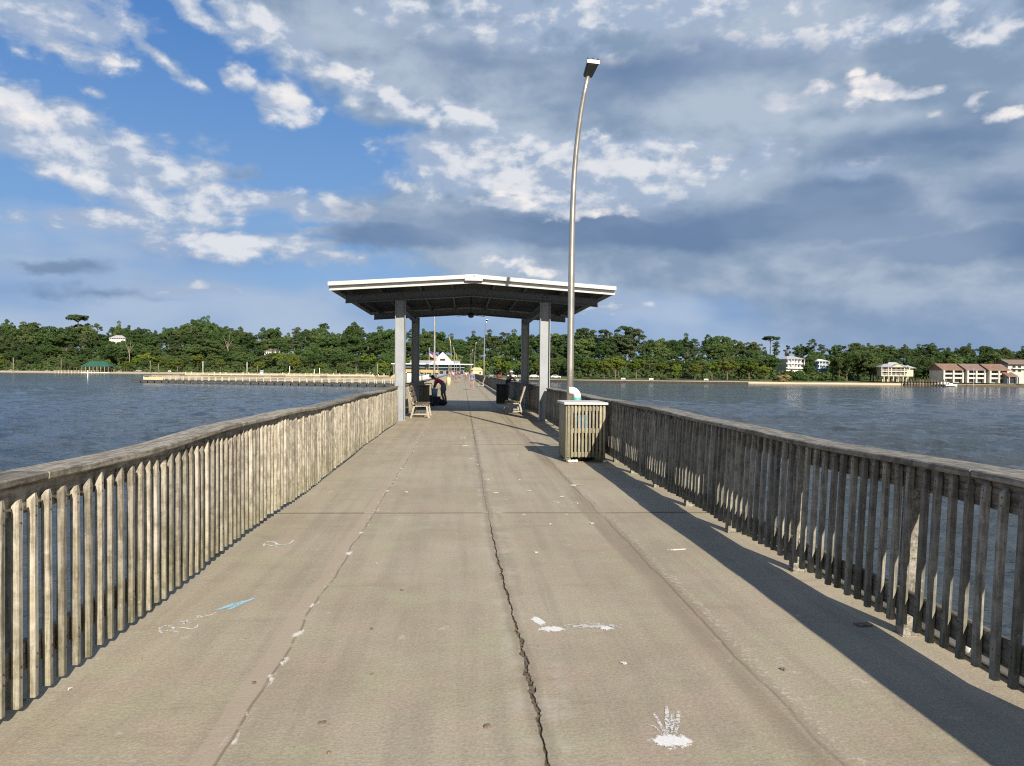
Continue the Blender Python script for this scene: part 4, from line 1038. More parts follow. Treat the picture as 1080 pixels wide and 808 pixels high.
# undergrowth that nobody could count
r = np.random.RandomState(5); V = []
def scatter(px0, px1, s0, s1, n, size):
    for _ in range(n):
        x, Y, z = onland_fast(r.uniform(px0, px1), r.uniform(s0, s1)); c = np.array([x, Y, z+abs(r.normal(0, 1.5))+.4])
        nrm = np.array([r.normal(0,.5), -.7, .7+r.normal(0,.3)]); nrm /= np.linalg.norm(nrm); t = np.cross(nrm, r.normal(size=3)); t /= np.linalg.norm(t); b = np.cross(nrm, t); s = size*r.uniform(.5, 1.3)
        V.extend([c-t*s-b*s*.4, c+t*s*.3-b*s*.7, c+t*s+b*s*.3, c-t*s*.3+b*s*.7])
def onland_fast(px, s):
    x = (px-488)/811*350
    for _ in range(6): x = .5*x+.5*(px-488)/811*(shoreD(x)+s)
    Y = shoreD(x)+s; return x, Y, ground_z(x, Y)
scatter(-40, 415, 17, 110, 15000, 1.0); scatter(-40, 415, 105, 165, 6000, 1.3); scatter(415, 600, 44, 105, 6000, .8); scatter(600, 1110, 34, 95, 14000, .7)
me = bpy.data.meshes.new('undergrowth'); me.from_pydata([tuple(v) for v in V], [], [(4*i,4*i+1,4*i+2,4*i+3) for i in range(len(V)//4)]); me.materials.append(M['oakleaf'])
o = link('undergrowth', me); tag(o, kind='stuff')
# ------------------------------------------------------------------ shore buildings and harbour things
M['aptwhite'] = plain('weathered white stucco', (.50,.49,.46), .8, 0, .15, .5)
M['greymetalroof'] = plain('pale grey metal roof', (.48,.49,.50), .5, .1, .1, .6); M['greenroof'] = plain('green metal roof', (.03,.11,.08), .55, 0, .15, .6)
M['orangeroof'] = plain('terracotta roof tiles', (.25,.155,.11), .85, 0, .3, 1.2); M['brownroof'] = plain('brown shingle roof', (.24,.17,.14), .85, 0, .2, 1.2)
M['beige'] = plain('beige siding', (.60,.54,.41), .8, 0, .08, .6); M['bluewall'] = plain('blue siding', (.22,.36,.52), .8, 0, .1, .6); M['bluegrey'] = plain('blue grey glazing band', (.16,.21,.27), .5, 0, .25, .5)
M['shade'] = plain('dark recess', (.05,.05,.05), .9); M['yellow'] = plain('yellow gangway paint', (.48,.36,.13), .6); M['red'] = plain('flag red', (.45,.05,.06), .8); M['flagblue'] = plain('flag blue', (.04,.06,.2), .8)
def hiproof(mb, x0, x1, y0, y1, z0, z1, ins=None, mat=0):
    w, d = x1-x0, y1-y0; i = min(w, d)/2 if ins is None else ins; cy = (y0+y1)/2
    return mb.add([(x0,y0,z0),(x1,y0,z0),(x1,y1,z0),(x0,y1,z0),(x0+i,cy,z1),(x1-i,cy,z1)], [(3,2,1,0),(0,1,5,4),(2,3,4,5),(1,2,5),(3,0,4)], mat)
def gabroof_x(mb, x0, x1, y0, y1, z0, z1, t=.25, mat=0):      # ridge along x, thick sheets
    cy = (y0+y1)/2
    for a, c in ((y0, cy), (y1, cy)):
        vs = [(x0,a,z0),(x1,a,z0),(x1,c,z1),(x0,c,z1)]; mb.add(vs+[(p[0],p[1],p[2]+t) for p in vs], [(0,3,2,1),(4,5,6,7),(0,1,5,4),(1,2,6,5),(2,3,7,6),(3,0,4,7)], mat)
    mb.add([(x0+.3,y0+.2,z0),(x0+.3,y1-.2,z0),(x0+.3,cy,z1),(x0+.6,y0+.2,z0),(x0+.6,y1-.2,z0),(x0+.6,cy,z1)], [(0,2,1),(3,4,5),(0,1,4,3)], mat)
    mb.add([(x1-.3,y0+.2,z0),(x1-.3,y1-.2,z0),(x1-.3,cy,z1),(x1-.6,y0+.2,z0),(x1-.6,y1-.2,z0),(x1-.6,cy,z1)], [(0,1,2),(3,5,4),(0,3,4,1)], mat)
    return mb
def win(parent, x, y, z, w, h, frame=None):
    f = MB().b(x-w/2-.09, x+w/2+.09, y-.05, y-.003, z-.09, z+h+.09).build('window', frame or M['white'], parent)
    MB().b(x-w/2, x+w/2, y-.09, y-.053, z, z+h).build('pane', M['glass'], f); return f
# -- big beige house on stilts
Y = 303; k = Y/811; X = at(945, 395, Y).x
bh = empty('beach_house', (X, Y, -.6), 'big beige stilted house with pale metal roofs behind the small right shore dock', 'house', None, R(-14))
MB().b(-5.2,4.2,0,8,1.9,5.6).build('wall', M['beige'], bh); MB().b(4.203,7.0,1.5,8,1.9,5.2).build('side_wing', M['beige'], bh)
for x in np.linspace(-5.0, 4.0, 6):
    for y in (-1.7, .3, 7.6): MB().b(x-.16,x+.16,y-.16,y+.16,-.3,1.897).build('stilt', M['beige'], bh)
q = MB(); hiproof(q, -6.6,5.2,-2.4,9,5.62,7.0,3.0); q.build('roof', M['greymetalroof'], bh)
q = MB(); hiproof(q, 3.2,8.0,.3,9,5.22,6.6); q.build('side_roof', M['greymetalroof'], bh)
q = MB(); hiproof(q, -3.0,2.2,1.5,6,6.5,7.7,1.2); q.build('upper_roof', M['greymetalroof'], bh)
q = MB(); q.add([(-2.4,-2.6,5.6),(2.6,-2.6,5.6),(.1,-2.6,6.75),(-2.4,2,5.6),(2.6,2,5.6),(.1,2,6.75)], [(0,1,2),(3,5,4),(0,2,5,3),(1,4,5,2),(0,3,4,1)]); q.build('gable', M['beige'], bh)
q = MB(); q.add([(-2.9,-2.8,5.5),(.1,-2.8,6.85),(.1,2,6.85),(-2.9,2,5.5),(-2.9,-2.8,5.62),(.1,-2.8,7.0),(.1,2,7.0),(-2.9,2,5.62)], [(0,1,2,3),(7,6,5,4),(0,4,5,1),(1,5,6,2),(2,6,7,3),(3,7,4,0)])
q.add([(3.1,-2.8,5.5),(.1,-2.8,6.85),(.1,2,6.85),(3.1,2,5.5),(3.1,-2.8,5.62),(.1,-2.8,7.0),(.1,2,7.0),(3.1,2,5.62)], [(3,2,1,0),(4,5,6,7),(1,5,4,0),(2,6,5,1),(3,7,6,2),(0,4,7,3)]); q.build('gable_roof', M['greymetalroof'], bh)
for z in (1.93, 3.75):
    o = MB().b(-6.0,4.6,-2.0,-.003,z,z+.18).build('balcony', M['offwhite'], bh); q = MB().b(-6.0,4.6,-2.0,-1.93,z+.95,z+1.05)
    for x in np.arange(-6, 4.6, .35): q.b(x-.03,x+.03,-1.99,-1.94,z+.18,z+.95)
    q.build('railing', M['offwhite'], o)
for x in (-6, -3.4, -2.3, 2.5, 4.5): MB().b(x-.12,x+.12,-2.12,-2.003,1.93,5.55).build('porch_post', M['offwhite'], bh)
for x in (-4.2,-2.6,-.9,.9,2.6):
    for z in (2.3, 4.15): win(bh, x, 0, z, 1.0, 1.2)
q = MB()
for i in range(8): q.b(-.6,.8,-2.2-.3*i-.3,-2.2-.3*i,1.7-.24*i,1.82-.24*i)
q.build('stair', M['pile'], bh)
# -- apartments with orange roofs
for n, (p0, p1, lab, rz) in enumerate(((992.5,1015,'orange roofed apartment block behind the white tent',-4), (1017.5,1038,'middle orange roofed apartment block right of the flagless pole',-4), (1041,1062,'orange roofed apartment block beside the tall white building',-4))):
    Y = 296-n*2.0; c = (p0+p1)/2; X = at(c, 395, Y).x; w = (p1-p0)/811*Y/2
    o = empty('apartment_block', (X, Y, -1.0), lab, 'apartments', 'orange roofed apartment blocks on the right shore', R(rz))
    MB().b(-w,w,0,9,0,5.0).build('wall', M['bluegrey'] if n == 1 else M['offwhite'], o)
    q = MB(); gabroof_x(q, -w-.5, w+.5, -1.6, 10.5, 4.9, 7.4); q.build('roof', M['orangeroof'] if n != 1 else M['brownroof'], o)
    for s in (-1, 0, 1): MB().b(s*(w-.35)-.34,s*(w-.35)+.34,-1.5,-.003,0,4.95).build('pilaster', M['aptwhite'], o)
    for lv in range(3):
        z = lv*1.66
        for s in (-1, 1):
            xc = s*w*.5; ww = w*.36
            f = MB().b(xc-ww,xc+ww,-.03,-.004,z+.12,z+1.38).build('window', M['aptwhite'], o)
            MB().b(xc-ww+.12,xc+ww-.12,-.06,-.033,z+.2,z+1.3).build('pane', M['glass'], f)
            if lv: 
                b_ = MB().b(xc-ww-.1,xc+ww+.1,-1.3,-.065,z-.08,z+.04).build('balcony', M['aptwhite'], o)
                MB().b(xc-ww-.1,xc+ww+.1,-1.3,-1.24,z+.045,z+.55).build('railing', M['offwhite'], b_)
# -- buildings at the right edge
Y = 300; X = at(1074, 395, Y).x
o = empty('tall_house', (X, Y, -.8), 'white three storey house with brown roof at the right end of the shore', 'house', None, R(-6))
MB().b(-4.2,5,0,8,0,7.6).build('wall', M['aptwhite'], o); q = MB(); gabroof_x(q, -4.9, 5.7, -1.5, 9.5, 7.5, 9.2); q.build('roof', M['brownroof'], o)
for x in (-1.8, .4, 2.8):
    for z in (4.4, 6.0): win(o, x, 0, z, 1.3, 1.0)
b_ = MB().b(-2.8,4.2,-1.2,-.1,5.6,5.75).build('balcony', M['offwhite'], o)
Y = 288; X = at(1071, 395, Y).x
o = empty('boathouse', (X, Y, -1.1), 'low white boathouse with orange roof and plain white wall at the far right shore', 'boathouse', None, R(-4))
MB().b(-3.2,.2,0,6,0,2.6).build('wall', M['bluegrey'], o); q = MB(); gabroof_x(q, -3.7, .4, -1.2, 7, 2.6, 4.2); q.build('roof', M['orangeroof'], o)
MB().b(.45,6.5,-1.5,5,0,2.5).build('garden_wall', M['aptwhite'], o); MB().b(-2.8,-.2,-.05,-.003,.2,2.0).build('door', M['glass'], o)
for x, w in ((-3.0,.3), (.0,.3)): MB().b(x-w/2,x+w/2,-1.1,-.8,0,2.58).build('post', M['aptwhite'], o)
# tent, pole, dock
Y = 289; X = at(995, 395, Y).x; zg = ground_z(X, Y)
o = empty('canopy_tent', (X, Y, zg), 'white peaked canopy tent on the right shore in front of the first orange roof', 'tent')
q = MB(); hiproof(q, -3.2,3.2,-2.2,2.2,2.2,3.3,2.9); q.build('canopy', M['white'], o)
for sx in (-1, 1):
    for sy in (-1, 1): MB().tube([(sx*2.9,sy*1.9,-.3),(sx*2.9,sy*1.9,2.2)], .06, 6).build('leg', M['white'], o)
Y = 287; X = at(1027, 395, Y).x; o = empty('bare_pole', (X, Y, ground_z(X, Y)), 'thin pale pole standing on the lawn before the middle apartment block', 'pole'); MB().tube([(0,0,-.3),(0,0,8.6)], [.09,.05], 8).build('shaft', M['white'], o)
Y = 279; X = at(975, 395, Y).x
o = empty('small_dock', (X, Y, WZ), 'dark timber dock on many piles between the stilted house and the tent', 'dock')
MB().b(-8.5,8.0,-1.4,1.4,1.75,1.95).build('deck', M['dock'], o)
for x in np.arange(-8.2, 8, 1.15):
    for y in (-1.25, 1.25): MB().tube([(x,y,-2),(x,y,2.55)], .14, 6).build('pile', M['pile' if y < 0 and rnd.random() < .5 else 'dock'], o)
MB().b(-8.5,8.0,-1.36,-1.29,2.35,2.43).build('railing', M['dock'], o)
Y = 277.5; X = at(1003, 395, Y).x
o = empty('moored_boat', (X, Y, WZ), 'small white boat moored at the end of the dark timber dock', 'boat')
def hull(mb, L, W, H, mat=0):
    st = []; 
    for t in np.linspace(0, 1, 9):
        x = -L/2+L*t; w = W/2*(1-max(0, (t-.45)/.55)**2.2)*(.92 if t < .05 else 1)+.02; h = H*(1+.35*max(0, t-.5)**2*4)
        st.append([(x,-w,h),(x,-w*.85,h*.3),(x,0,-.15),(x,w*.85,h*.3),(x,w,h)])
    vs = [p for s_ in st for p in s_]; fs = [(a*5+k, (a+1)*5+k, (a+1)*5+k+1, a*5+k+1) for a in range(8) for k in range(4)]
    fs += [(a*5+4, (a+1)*5+4, (a+1)*5, a*5) for a in range(8)]+[(0,1,2,3,4),(44,43,42,41,40)]
    return mb.add(vs, fs, mat)
hull(MB(), 5, 1.9, .7).build('hull', M['white'], o); MB().b(-.9,.4,-.5,.5,.72,1.25).build('console', M['offwhite'], o)
# -- white and blue houses up the slope
def uphouse(px, s, pbot, ptop, w_px, wallm, roofm, label, storeys=2):
    x, Y, z = onland(px, s); zb = zat(pbot, px, Y); zt = zat(ptop, px, Y); w = w_px/811*Y/2; h = (zt-zb)*.74
    o = empty('hill_house', (x, Y, zb), label, 'house', None, R(8))
    MB().b(-w,w,0,8,-4,h).build('wall', wallm, o); q = MB(); hiproof(q, -w-.5, w+.5, -1.4, 9, h+.003, zt-zb, w*.7); q.build('roof', roofm, o)
    for lv in range(storeys):
        zz = h*lv/storeys
        b_ = MB().b(-w,w,-1.2,-.003,zz-.12,zz+.04).build('porch_floor', M['white'], o)
        n = max(3, int(w*2/1.6))
        for i in range(n):
            xx = -w+.5+(2*w-1)*i/(n-1); win(o, xx, 0, zz+.5, .8, h/storeys*.5)
        for i in range(n+1):
            xx = -w+.1+(2*w-.2)*i/n; MB().b(xx-.1,xx+.1,-1.2,-1.0,zz+.043,zz+h/storeys-.13).build('porch_column', M['white'], o)
    return o
uphouse(838, 40, 388.5, 375.5, 20, M['white'], M['greymetalroof'], 'white two storey house with grey hipped roof up the right slope')
uphouse(867.5, 40, 389, 378.5, 12, M['bluewall'], M['white'], 'small blue house with white trim right of the white hill house')
uphouse(124, 84, 366, 353.5, 15, M['offwhite'], M['greymetalroof'], 'house with pale grey metal roof showing among the left bluff trees', 1)
uphouse(287, 60, 374.5, 368.5, 15, M['offwhite'], M['brownroof'], 'low white house glimpsed through the trees of the left bluff', 1)
uphouse(716, 44, 386, 379, 10, M['beige'], M['white'], 'pale house half hidden behind the right shore park trees', 1)
# -- green pavilion, its dock, posts, sign
x, Y, z = onland(103.5, 9)
o = empty('beach_pavilion', (x, Y, z), 'open beach pavilion with dark green hipped roof on the far left shore', 'pavilion')
zt = zat(381, 103, Y)-z; ze = zat(386.2, 103, Y)-z
q = MB(); hiproof(q, -9.8,9.8,-5,5,ze,zt,4.5); q.b(-9.8,9.8,-5,5,ze-.25,ze-.003); q.build('roof', M['greenroof'], o)
for xx in np.linspace(-9, 9, 8):
    for yy in (-4.5, 4.5): MB().b(xx-.22,xx+.22,yy-.22,yy+.22,-.5,ze-.253).build('post', M['pile'], o)
MB().b(-9.6,9.6,-4.8,4.8,-.45,.05).build('floor', M['offwhite'], o)
x, Y, z = onland(82, -9)
o = empty('beach_dock', (x, Y, WZ), 'low pale dock with short posts in front of the green roofed pavilion', 'dock')
MB().b(-15,15,-1.2,1.2,.9,1.1).build('deck', M['pile'], o)
for xx in np.arange(-14.5, 15, 2.2): MB().tube([(xx,-1.1,-1.5),(xx,-1.1,2.0)], .16, 6).build('pile', M['dockrail'], o)
MB().b(-15,15,-1.2,-1.1,1.75,1.85).build('railing', M['dockrail'], o)
P = gnd(92.5, 398.3, WZ); o = empty('channel_marker', P, 'lone white marker post standing in the water off the green pavilion', 'marker post'); MB().tube([(0,0,-2),(0,0,2.75)], .22, 8).build('post', M['white'], o); MB().tube([(0,0,2.75),(0,0,2.95)], [.22,.05], 8).build('cap', M['white'], o)
for px, t, b, mtl in ((14,377.5,388.5,'pile'),(64.5,380,388.8,'pile'),(158.7,380.5,391,'pile'),(167,384,391.5,'pile'),(214,381,393,'white'),(260.5,382,393,'white'),(271.5,385.5,393,'pile'),(305.5,386,393.5,'white'),(331.5,389.5,394.5,'white'),(337,388,394.5,'white'),(354.5,390,395,'pile'),(375.5,386.5,394.5,'pile'),(398,384,394.5,'pile')):
    x, Y, z = onland(px, 7); o = empty('beach_post', (x, Y, z-.5), 'pale upright post standing along the far left beach', 'post', 'posts along the far left beach')
    MB().tube([(0,0,0),(0,0,zat(t, px, Y)-z+.5)], .24, 6).build('shaft', M[mtl], o)
x, Y, z = onland(388, 62); o = empty('hill_lamp', (x, Y, z), 'pale lamp pole rising above the car park bushes left of the shelter', 'lamp post'); MB().tube([(0,0,-1),(0,0,max(4, zat(364, 388, Y)-z))], [.16,.1], 6).build('pole', M['white'], o)
x, Y, z = onland(276.3, 6); o = empty('beach_sign', (x, Y, z), 'small blue and white board standing on the far left beach', 'sign')
MB().b(-.9,.9,-.6,.6,-.3,2.7).build('panel', M['white'], o); MB().b(-.8,.8,-.65,-.603,1.2,2.5).build('blue_panel', plain('sign blue', (.06,.28,.55), .5), o)
# -- jetty with cream railings
A = gnd(143, 402.6, WZ); B_ = Vector((-2.6, 190, WZ)); A.z = WZ; dv = (B_-A); Lj = dv.length; ang = math.atan2(dv.y, dv.x)
jt = empty('railed_jetty', (A.x, A.y, WZ), 'long dark jetty with cream railings reaching left from the pier', 'jetty', None, ang)
MB().b(0,Lj,-1.6,1.6,.28,.62).build('deck', M['dock'], jt)
q = MB()
for i, xx in enumerate(np.arange(.4, Lj, 2.6)):
    for yy in (-1.5, 1.5): q.tube([(xx,yy,-2.5),(xx,yy,.275)], .15, 6)
o = q.build('pile', M['dock'], jt); tag(o, kind='stuff')
x0 = 4.6
for yy in (-1.5, 1.5):
    n = int((Lj-x0)/2.3)
    for i in range(n+1): MB().b(x0+2.3*i-.085,x0+2.3*i+.085,yy-.07,yy+.07,.623,1.70).build('rail_post', M['dockrail'], jt)
    q = MB(); 
    for z in (1.02, 1.36): q.b(x0,x0+2.3*n,yy-.03,yy+.03,z-.045,z+.045)
    q.b(x0,x0+2.3*n,yy-.10,yy+.10,1.703,1.80)
    q.build('railing', M['dockrail'], jt)
MB().b(x0-.2,x0+7,-1.55,-1.45,.65,1.35).build('end_panel', M['cream'], jt)
q = MB(); C0 = onland_fast(205, -150); 
bw = MB(); 
for i in range(34):
    xx = -132+3.0*i; yy = 340-.12*i+rnd.uniform(-.1, .1); bw.b(xx-1.45,xx+1.45,yy-.3,yy+.3,-4,-.95+rnd.uniform(-.25, .2))
tag(bw.build('breakwater', M['pile']), 'brown timber breakwater behind the cream railed jetty', 'breakwater')
bw = MB()
for i in range(40):
    xx = -128+2.6*i; yy = 365+rnd.uniform(-.1, .1); bw.tube([(xx,yy,-4),(xx,yy,-.2+rnd.uniform(-.4, .5))], .22, 6)
bw.b(-128,-24,364.7,365.3,-1.1,-.75)
tag(bw.build('piling_row', M['cream']), 'row of tan pilings with a beam behind the brown breakwater', 'pilings')
# gangway and boats left of the pier
gw = empty('gangway', (at(425, 395, 150).x, 150, 0), 'yellow sloping gangway left of the rear shelter post', 'gangway')
P0 = at(413, 398, 150); P1 = at(427, 391.0, 150)
for dy in (-.6, .6):
    MB().bar(Vector((P0.x-gw.location.x,dy,P0.z)), Vector((P1.x-gw.location.x,dy,P1.z)), .12, .5).build('side_rail', M['yellow'], gw)
MB().bar(Vector((P1.x-gw.location.x+.063,0,P1.z)), Vector((P1.x-gw.location.x+6.5,0,P1.z-.1)), 1.32, .55).build('landing', M['yellow'], gw)
for dx in (0, 3, 6): MB().tube([(P1.x-gw.location.x+.3+dx,0,-3),(P1.x-gw.location.x+.3+dx,0,P1.z-.4)], .12, 8).build('pile', M['pile'], gw)
def boat(px, Y, zk, L, label, cab, mat):
    o = empty('moored_boat', (at(px, 395, Y).x, Y, WZ), label, 'boat'); hull(MB(), L, L*.3, zk).build('hull', mat, o)
    if cab: 
        c = MB().b(-L*.25,L*.12,-L*.1,L*.1,zk+.003,zk+cab).build('cabin', M['white'], o); MB().b(-L*.2,L*.08,-L*.1-.03,-L*.1-.003,zk+cab*.5,zk+cab*.85).build('window', M['glass'], c)
        MB().b(-L*.28,L*.15,-L*.12,L*.12,zk+cab+.003,zk+cab+.12).build('canopy', M['white'], o)
    return o
boat(452, 205, 2.0, 9.0, 'cream hulled boat moored left of the pier behind the bending man', 0, plain('cream hull', (.72,.66,.50), .4))
boat(436, 235, 2.2, 9.5, 'white cabin boat moored left of the pier beyond the cream hulled boat', 2.0, M['white'])
# -- pier end pavilion with white gable
Y = 352; X = at(462, 390, Y).x; zg = -.9; kk = Y/811
o = empty('pier_pavilion', (X, Y, zg), 'low white pavilion with a gabled front at the landward end of the pier', 'pavilion')
hz = zat(383.6, 462, Y)-zg; ht = zat(371.3, 467, Y)-zg
MB().b(-15,12,2,14,-.5,hz-.5).build('wall', M['bluegrey'], o)
MB().b(-21,16,-2.5,15,hz-.45,hz).build('roof', M['white'], o)
q = MB(); cx = (at(467, 380, Y).x-X); gw_ = 12.5*kk
q.add([(cx-gw_,-2.7,hz+.003),(cx+gw_,-2.7,hz+.003),(cx,-2.7,ht),(cx-gw_,10,hz+.003),(cx+gw_,10,hz+.003),(cx,10,ht)], [(0,1,2),(3,5,4),(0,2,5,3),(1,4,5,2),(0,3,4,1)]); gb = q.build('gable', M['white'], o)
win(gb, cx, -2.7, hz+1.3, 2.3, 1.0, M['offwhite'])
q = MB(); gabroof_x(q, -13, 10, 2.5, 14, hz+.01, hz+1.3); q.build('hall_roof', M['greymetalroof'], o)
for xx in np.linspace(-20, 15, 8): MB().b(xx-.16,xx+.16,-2.2,-1.88,-.5,hz-.453).build('column', M['pile'], o)
for xx in np.linspace(-13.5, 10.5, 9): win(o, xx, 2, 1.2, 1.9, 1.5, M['offwhite'])
MB().b(-15,12,-.6,1.99,hz-1.75,hz-1.55).build('awning', M['paleblue'], o)
Y = 340; fp = empty('flagpole', (at(452.5, 390, Y).x, Y, -1), 'flagpole left of the white gable carrying a striped flag', 'flagpole'); MB().tube([(0,0,0),(0,0,zat(366.5, 452.5, Y)+1)], .07, 8).build('pole', M['white'], fp)
fl = empty('flag', (at(453, 390, Y).x, Y, zat(369, 453, Y)), 'limp red and white striped flag with blue corner on the flagpole', 'flag')
q = MB(); nx = 12
def fp_(u, v): return (.1+u*3.2, .35*math.sin(u*7), -v*2.6-u*2.6-.15*math.sin(u*9))
for j in range(13):
    for i in range(nx):
        v0, v1 = j/13, (j+1)/13; u0_, u1_ = i/nx, (i+1)/nx
        m_ = 2 if (i < 5 and j < 7) else (0 if j % 2 == 0 else 1)
        a = [fp_(u0_, v0), fp_(u1_, v0), fp_(u1_, v1), fp_(u0_, v1)]
        q.add(a+[(p[0], p[1]+.02, p[2]) for p in a], [(0,1,2,3),(7,6,5,4)], m_)
q.build('cloth', [M['red'], M['white'], M['flagblue']], fl)
# -- parked cars
M['tyre'] = M['black']
paints = {'white': M['white'], 'silver': plain('silver car paint', (.45,.46,.48), .3, .4), 'dark grey': M['char'], 'red': plain('red car paint', (.35,.03,.03), .3), 'blue': plain('blue car paint', (.05,.10,.25), .3)}
def carmesh():
    side = [(-2.2,.35),(-2.25,.75),(-2.1,.98),(-1.75,1.02),(-1.2,1.46),(.35,1.50),(1.05,1.02),(2.0,.88),(2.22,.62),(2.2,.35)]
    q = MB(); n = len(side)
    q.add([(x,-.86 if z < 1.1 else -.68,z) for x, z in side]+[(x,.86 if z < 1.1 else .68,z) for x, z in side], [tuple(range(n)), tuple(range(2*n-1, n-1, -1))]+[(k, n+k, n+(k+1) % n, (k+1) % n) for k in range(n)])
    w = MB()
    for s in (-1, 1): w.add([(-1.55,s*.865,1.06),(.85,s*.865,1.06),(.30,s*.72,1.42),(-1.1,s*.72,1.42),(-1.55,s*.80,1.06),(.85,s*.80,1.06),(.30,s*.66,1.42),(-1.1,s*.66,1.42)], [(0,1,2,3),(7,6,5,4),(0,4,5,1),(1,5,6,2),(2,6,7,3),(3,7,4,0)])
    w.add([(-1.72,-.6,1.075),(-1.72,.6,1.075),(-1.25,.55,1.44),(-1.25,-.55,1.44)], [(0,3,2,1)]); w.add([(1.04,-.6,1.06),(1.04,.6,1.06),(.42,.55,1.47),(.42,-.55,1.47)], [(0,1,2,3)])
    wh = MB().tube([(0,-.1,0),(0,.1,0)], .33, 14)
    return q, w.mesh('glazing', M['glass']), wh.mesh('wheel', M['tyre'])
cq, cw, cwh = carmesh(); CB = {k: cq.mesh('body', v) for k, v in paints.items()}
def car(px, s, rz, colr, label):
    x, Y, z = onland(px, s); o = empty('parked_car', (x, Y, z+.02), label, 'car', None, R(rz))
    link('body', CB[colr], o); link('glazing', cw, o)
    for a in (-1.35, 1.35):
        for b in (-.78, .78): link('wheel', cwh, o, (a, b, .33))
    return o
for px, s, rz, c, lab in ((519,22,80,'silver','silver car parked farthest left behind the right pier railing'), (526.5,20,95,'red','red car parked second from the left behind the right railing'), (540,24,10,'white','white car parked left of the leaning woman\'s head'), (549,22,80,'silver','silver car parked right of the leaning woman\'s head'), (563.5,24,5,'white','white car parked between the two right shelter posts'), (574,22,85,'dark grey','dark grey car parked just behind the right front shelter post'), (586,22,8,'white','white car parked farthest right behind the right railing'),
        (320,20,5,'dark grey','dark car parked under trees behind the left beach'), (350,24,0,'white','white car behind the left beach, left of the red car'), (372,24,8,'red','red car behind the left beach car park edge'), (390,24,0,'white','white car behind the left beach, right of the red car'), (396,22,90,'blue','blue car parked nearest the left shelter post'), (181,22,0,'white','lone white car behind the middle of the left beach'), (147,20,8,'silver','silver car parked right of the green roofed pavilion')):
    car(px, s, rz, c, lab)
# park benches on the right lawn
for px, lab in ((657.5,'tiny bench on the seawall lawn, left one'), (687,'tiny bench on the seawall lawn, middle one'), (745,'tiny bench on the seawall lawn, right one')):
    x, Y, z = onland(px, 4.5); o = empty('lawn_bench', (x, Y, z), lab, 'bench', 'benches on the seawall lawn'); MB().b(-.9,.9,-.25,.25,.42,.5).build('seat', M['offwhite'], o); MB().b(-.9,.9,.2,.27,.503,1.0).build('backrest', M['offwhite'], o)
    for sx in (-.7, .7): MB().b(sx-.05,sx+.05,-.2,.2,-.1,.417).build('leg', M['offwhite'], o)
# ------------------------------------------------------------------ sky, clouds, sun
SUN_EL, SUN_AZ = 27.5, 180-13.0     # the sun stands behind the camera and to its right (clockwise from +Y)
w = bpy.data.worlds.new('World'); sc.world = w; w.use_nodes = True
g = N(w.node_tree); g.n.clear()
out = g.n.new('ShaderNodeOutputWorld'); bgn = g.n.new('ShaderNodeBackground'); g.l.new(bgn.outputs[0], out.inputs[0])
sky = g.n.new('ShaderNodeTexSky'); sky.sky_type = 'NISHITA'; sky.sun_disc = False
sky.sun_elevation = R(SUN_EL); sky.sun_rotation = R(SUN_AZ); sky.altitude = 0; sky.air_density = 1.0; sky.dust_density = .6; sky.ozone_density = 2.5
SKY_STR = .10
bgn.inputs[1].default_value = SKY_STR
d = g.n.new('ShaderNodeTexCoord').outputs['Generated']
dx, dy, dz = g.sep(d)
AZ = g.math('MULTIPLY', g.math('ARCTAN2', dx, dy), F); EL = g.math('MULTIPLY', g.math('ARCSINE', dz), F)
def ae(px, py):
    q = ray(px, py).normalized(); return math.atan2(q.x, q.y)*F, math.asin(q.z)*F
uv = g.comb(AZ, EL, 0.0)
uvs = g.vmath('MULTIPLY', uv, Vector((.62, 1.0, 1)))
wn1 = g.vmath('SUBTRACT', g.noise(uvs, .011, 4, .55, color=True), Vector((.5,.5,.5)))
wn2 = g.vmath('SUBTRACT', g.noise(uvs, .045, 5, .6, color=True), Vector((.5,.5,.5)))
warp = g.vmath('ADD', uv, g.vmath('ADD', g.vmath('MULTIPLY', wn1, Vector((80, 40, 0))), g.vmath('MULTIPLY', wn2, Vector((34, 20, 0)))))
fb = g.noise(uvs, .015, 10, .60, dist=.10)            # billows
fbs = g.noise(g.vmath('MULTIPLY', uv, Vector((.42, 1.0, 1))), .012, 4, .48)     # drawn out sheets
fbf = g.noise(uvs, .060, 7, .62)                   # fine wisps
# small offset towards the light: difference of the billow field reads as lit and shaded sides
fb2 = g.noise(g.vmath('ADD', uvs, Vector((7.0, 12.0, 0))), .015, 10, .60, dist=.10)
rel = g.math('SUBTRACT', fb, fb2)
def field(blobs):
    """max over soft ellipses given in photograph pixels (x, y, rx, ry, tilt, strength)"""
    acc = None
    for x, y, rx, ry, tilt, st in blobs:
        a, e = ae(x, y)
        wv = warp
        if acc is not None:        # a negligible term keeps the nodes evaluated one after another
            vm = g.n.new('ShaderNodeVectorMath'); vm.operation = 'MULTIPLY_ADD'; g.l.new(acc, vm.inputs[0]); vm.inputs[1].default_value = (1e-6,)*3; g.l.new(warp, vm.inputs[2]); wv = vm.outputs[0]
        mp = g.mapping(wv, (a, e, 0), (0, 0, R(tilt)), (rx, ry, 1), 'TEXTURE')
        v = g.math('MULTIPLY_ADD', g.vmath('LENGTH', mp), -st, st)
        acc = v if acc is None else g.math('MAXIMUM', acc, v)
    return acc
def C(r, gg, b): # photograph sRGB 0..255 -> linear radiance before sky strength and exposure
    f = lambda c: ((c/255+.055)/1.055)**2.4 if c > 10 else c/255/12.92
    k = 1/(SKY_STR*2**EXPO); return (f(r)*k, f(gg)*k, f(b)*k)
def cmix(fac, base, c): return g.mix(fac, base, c)
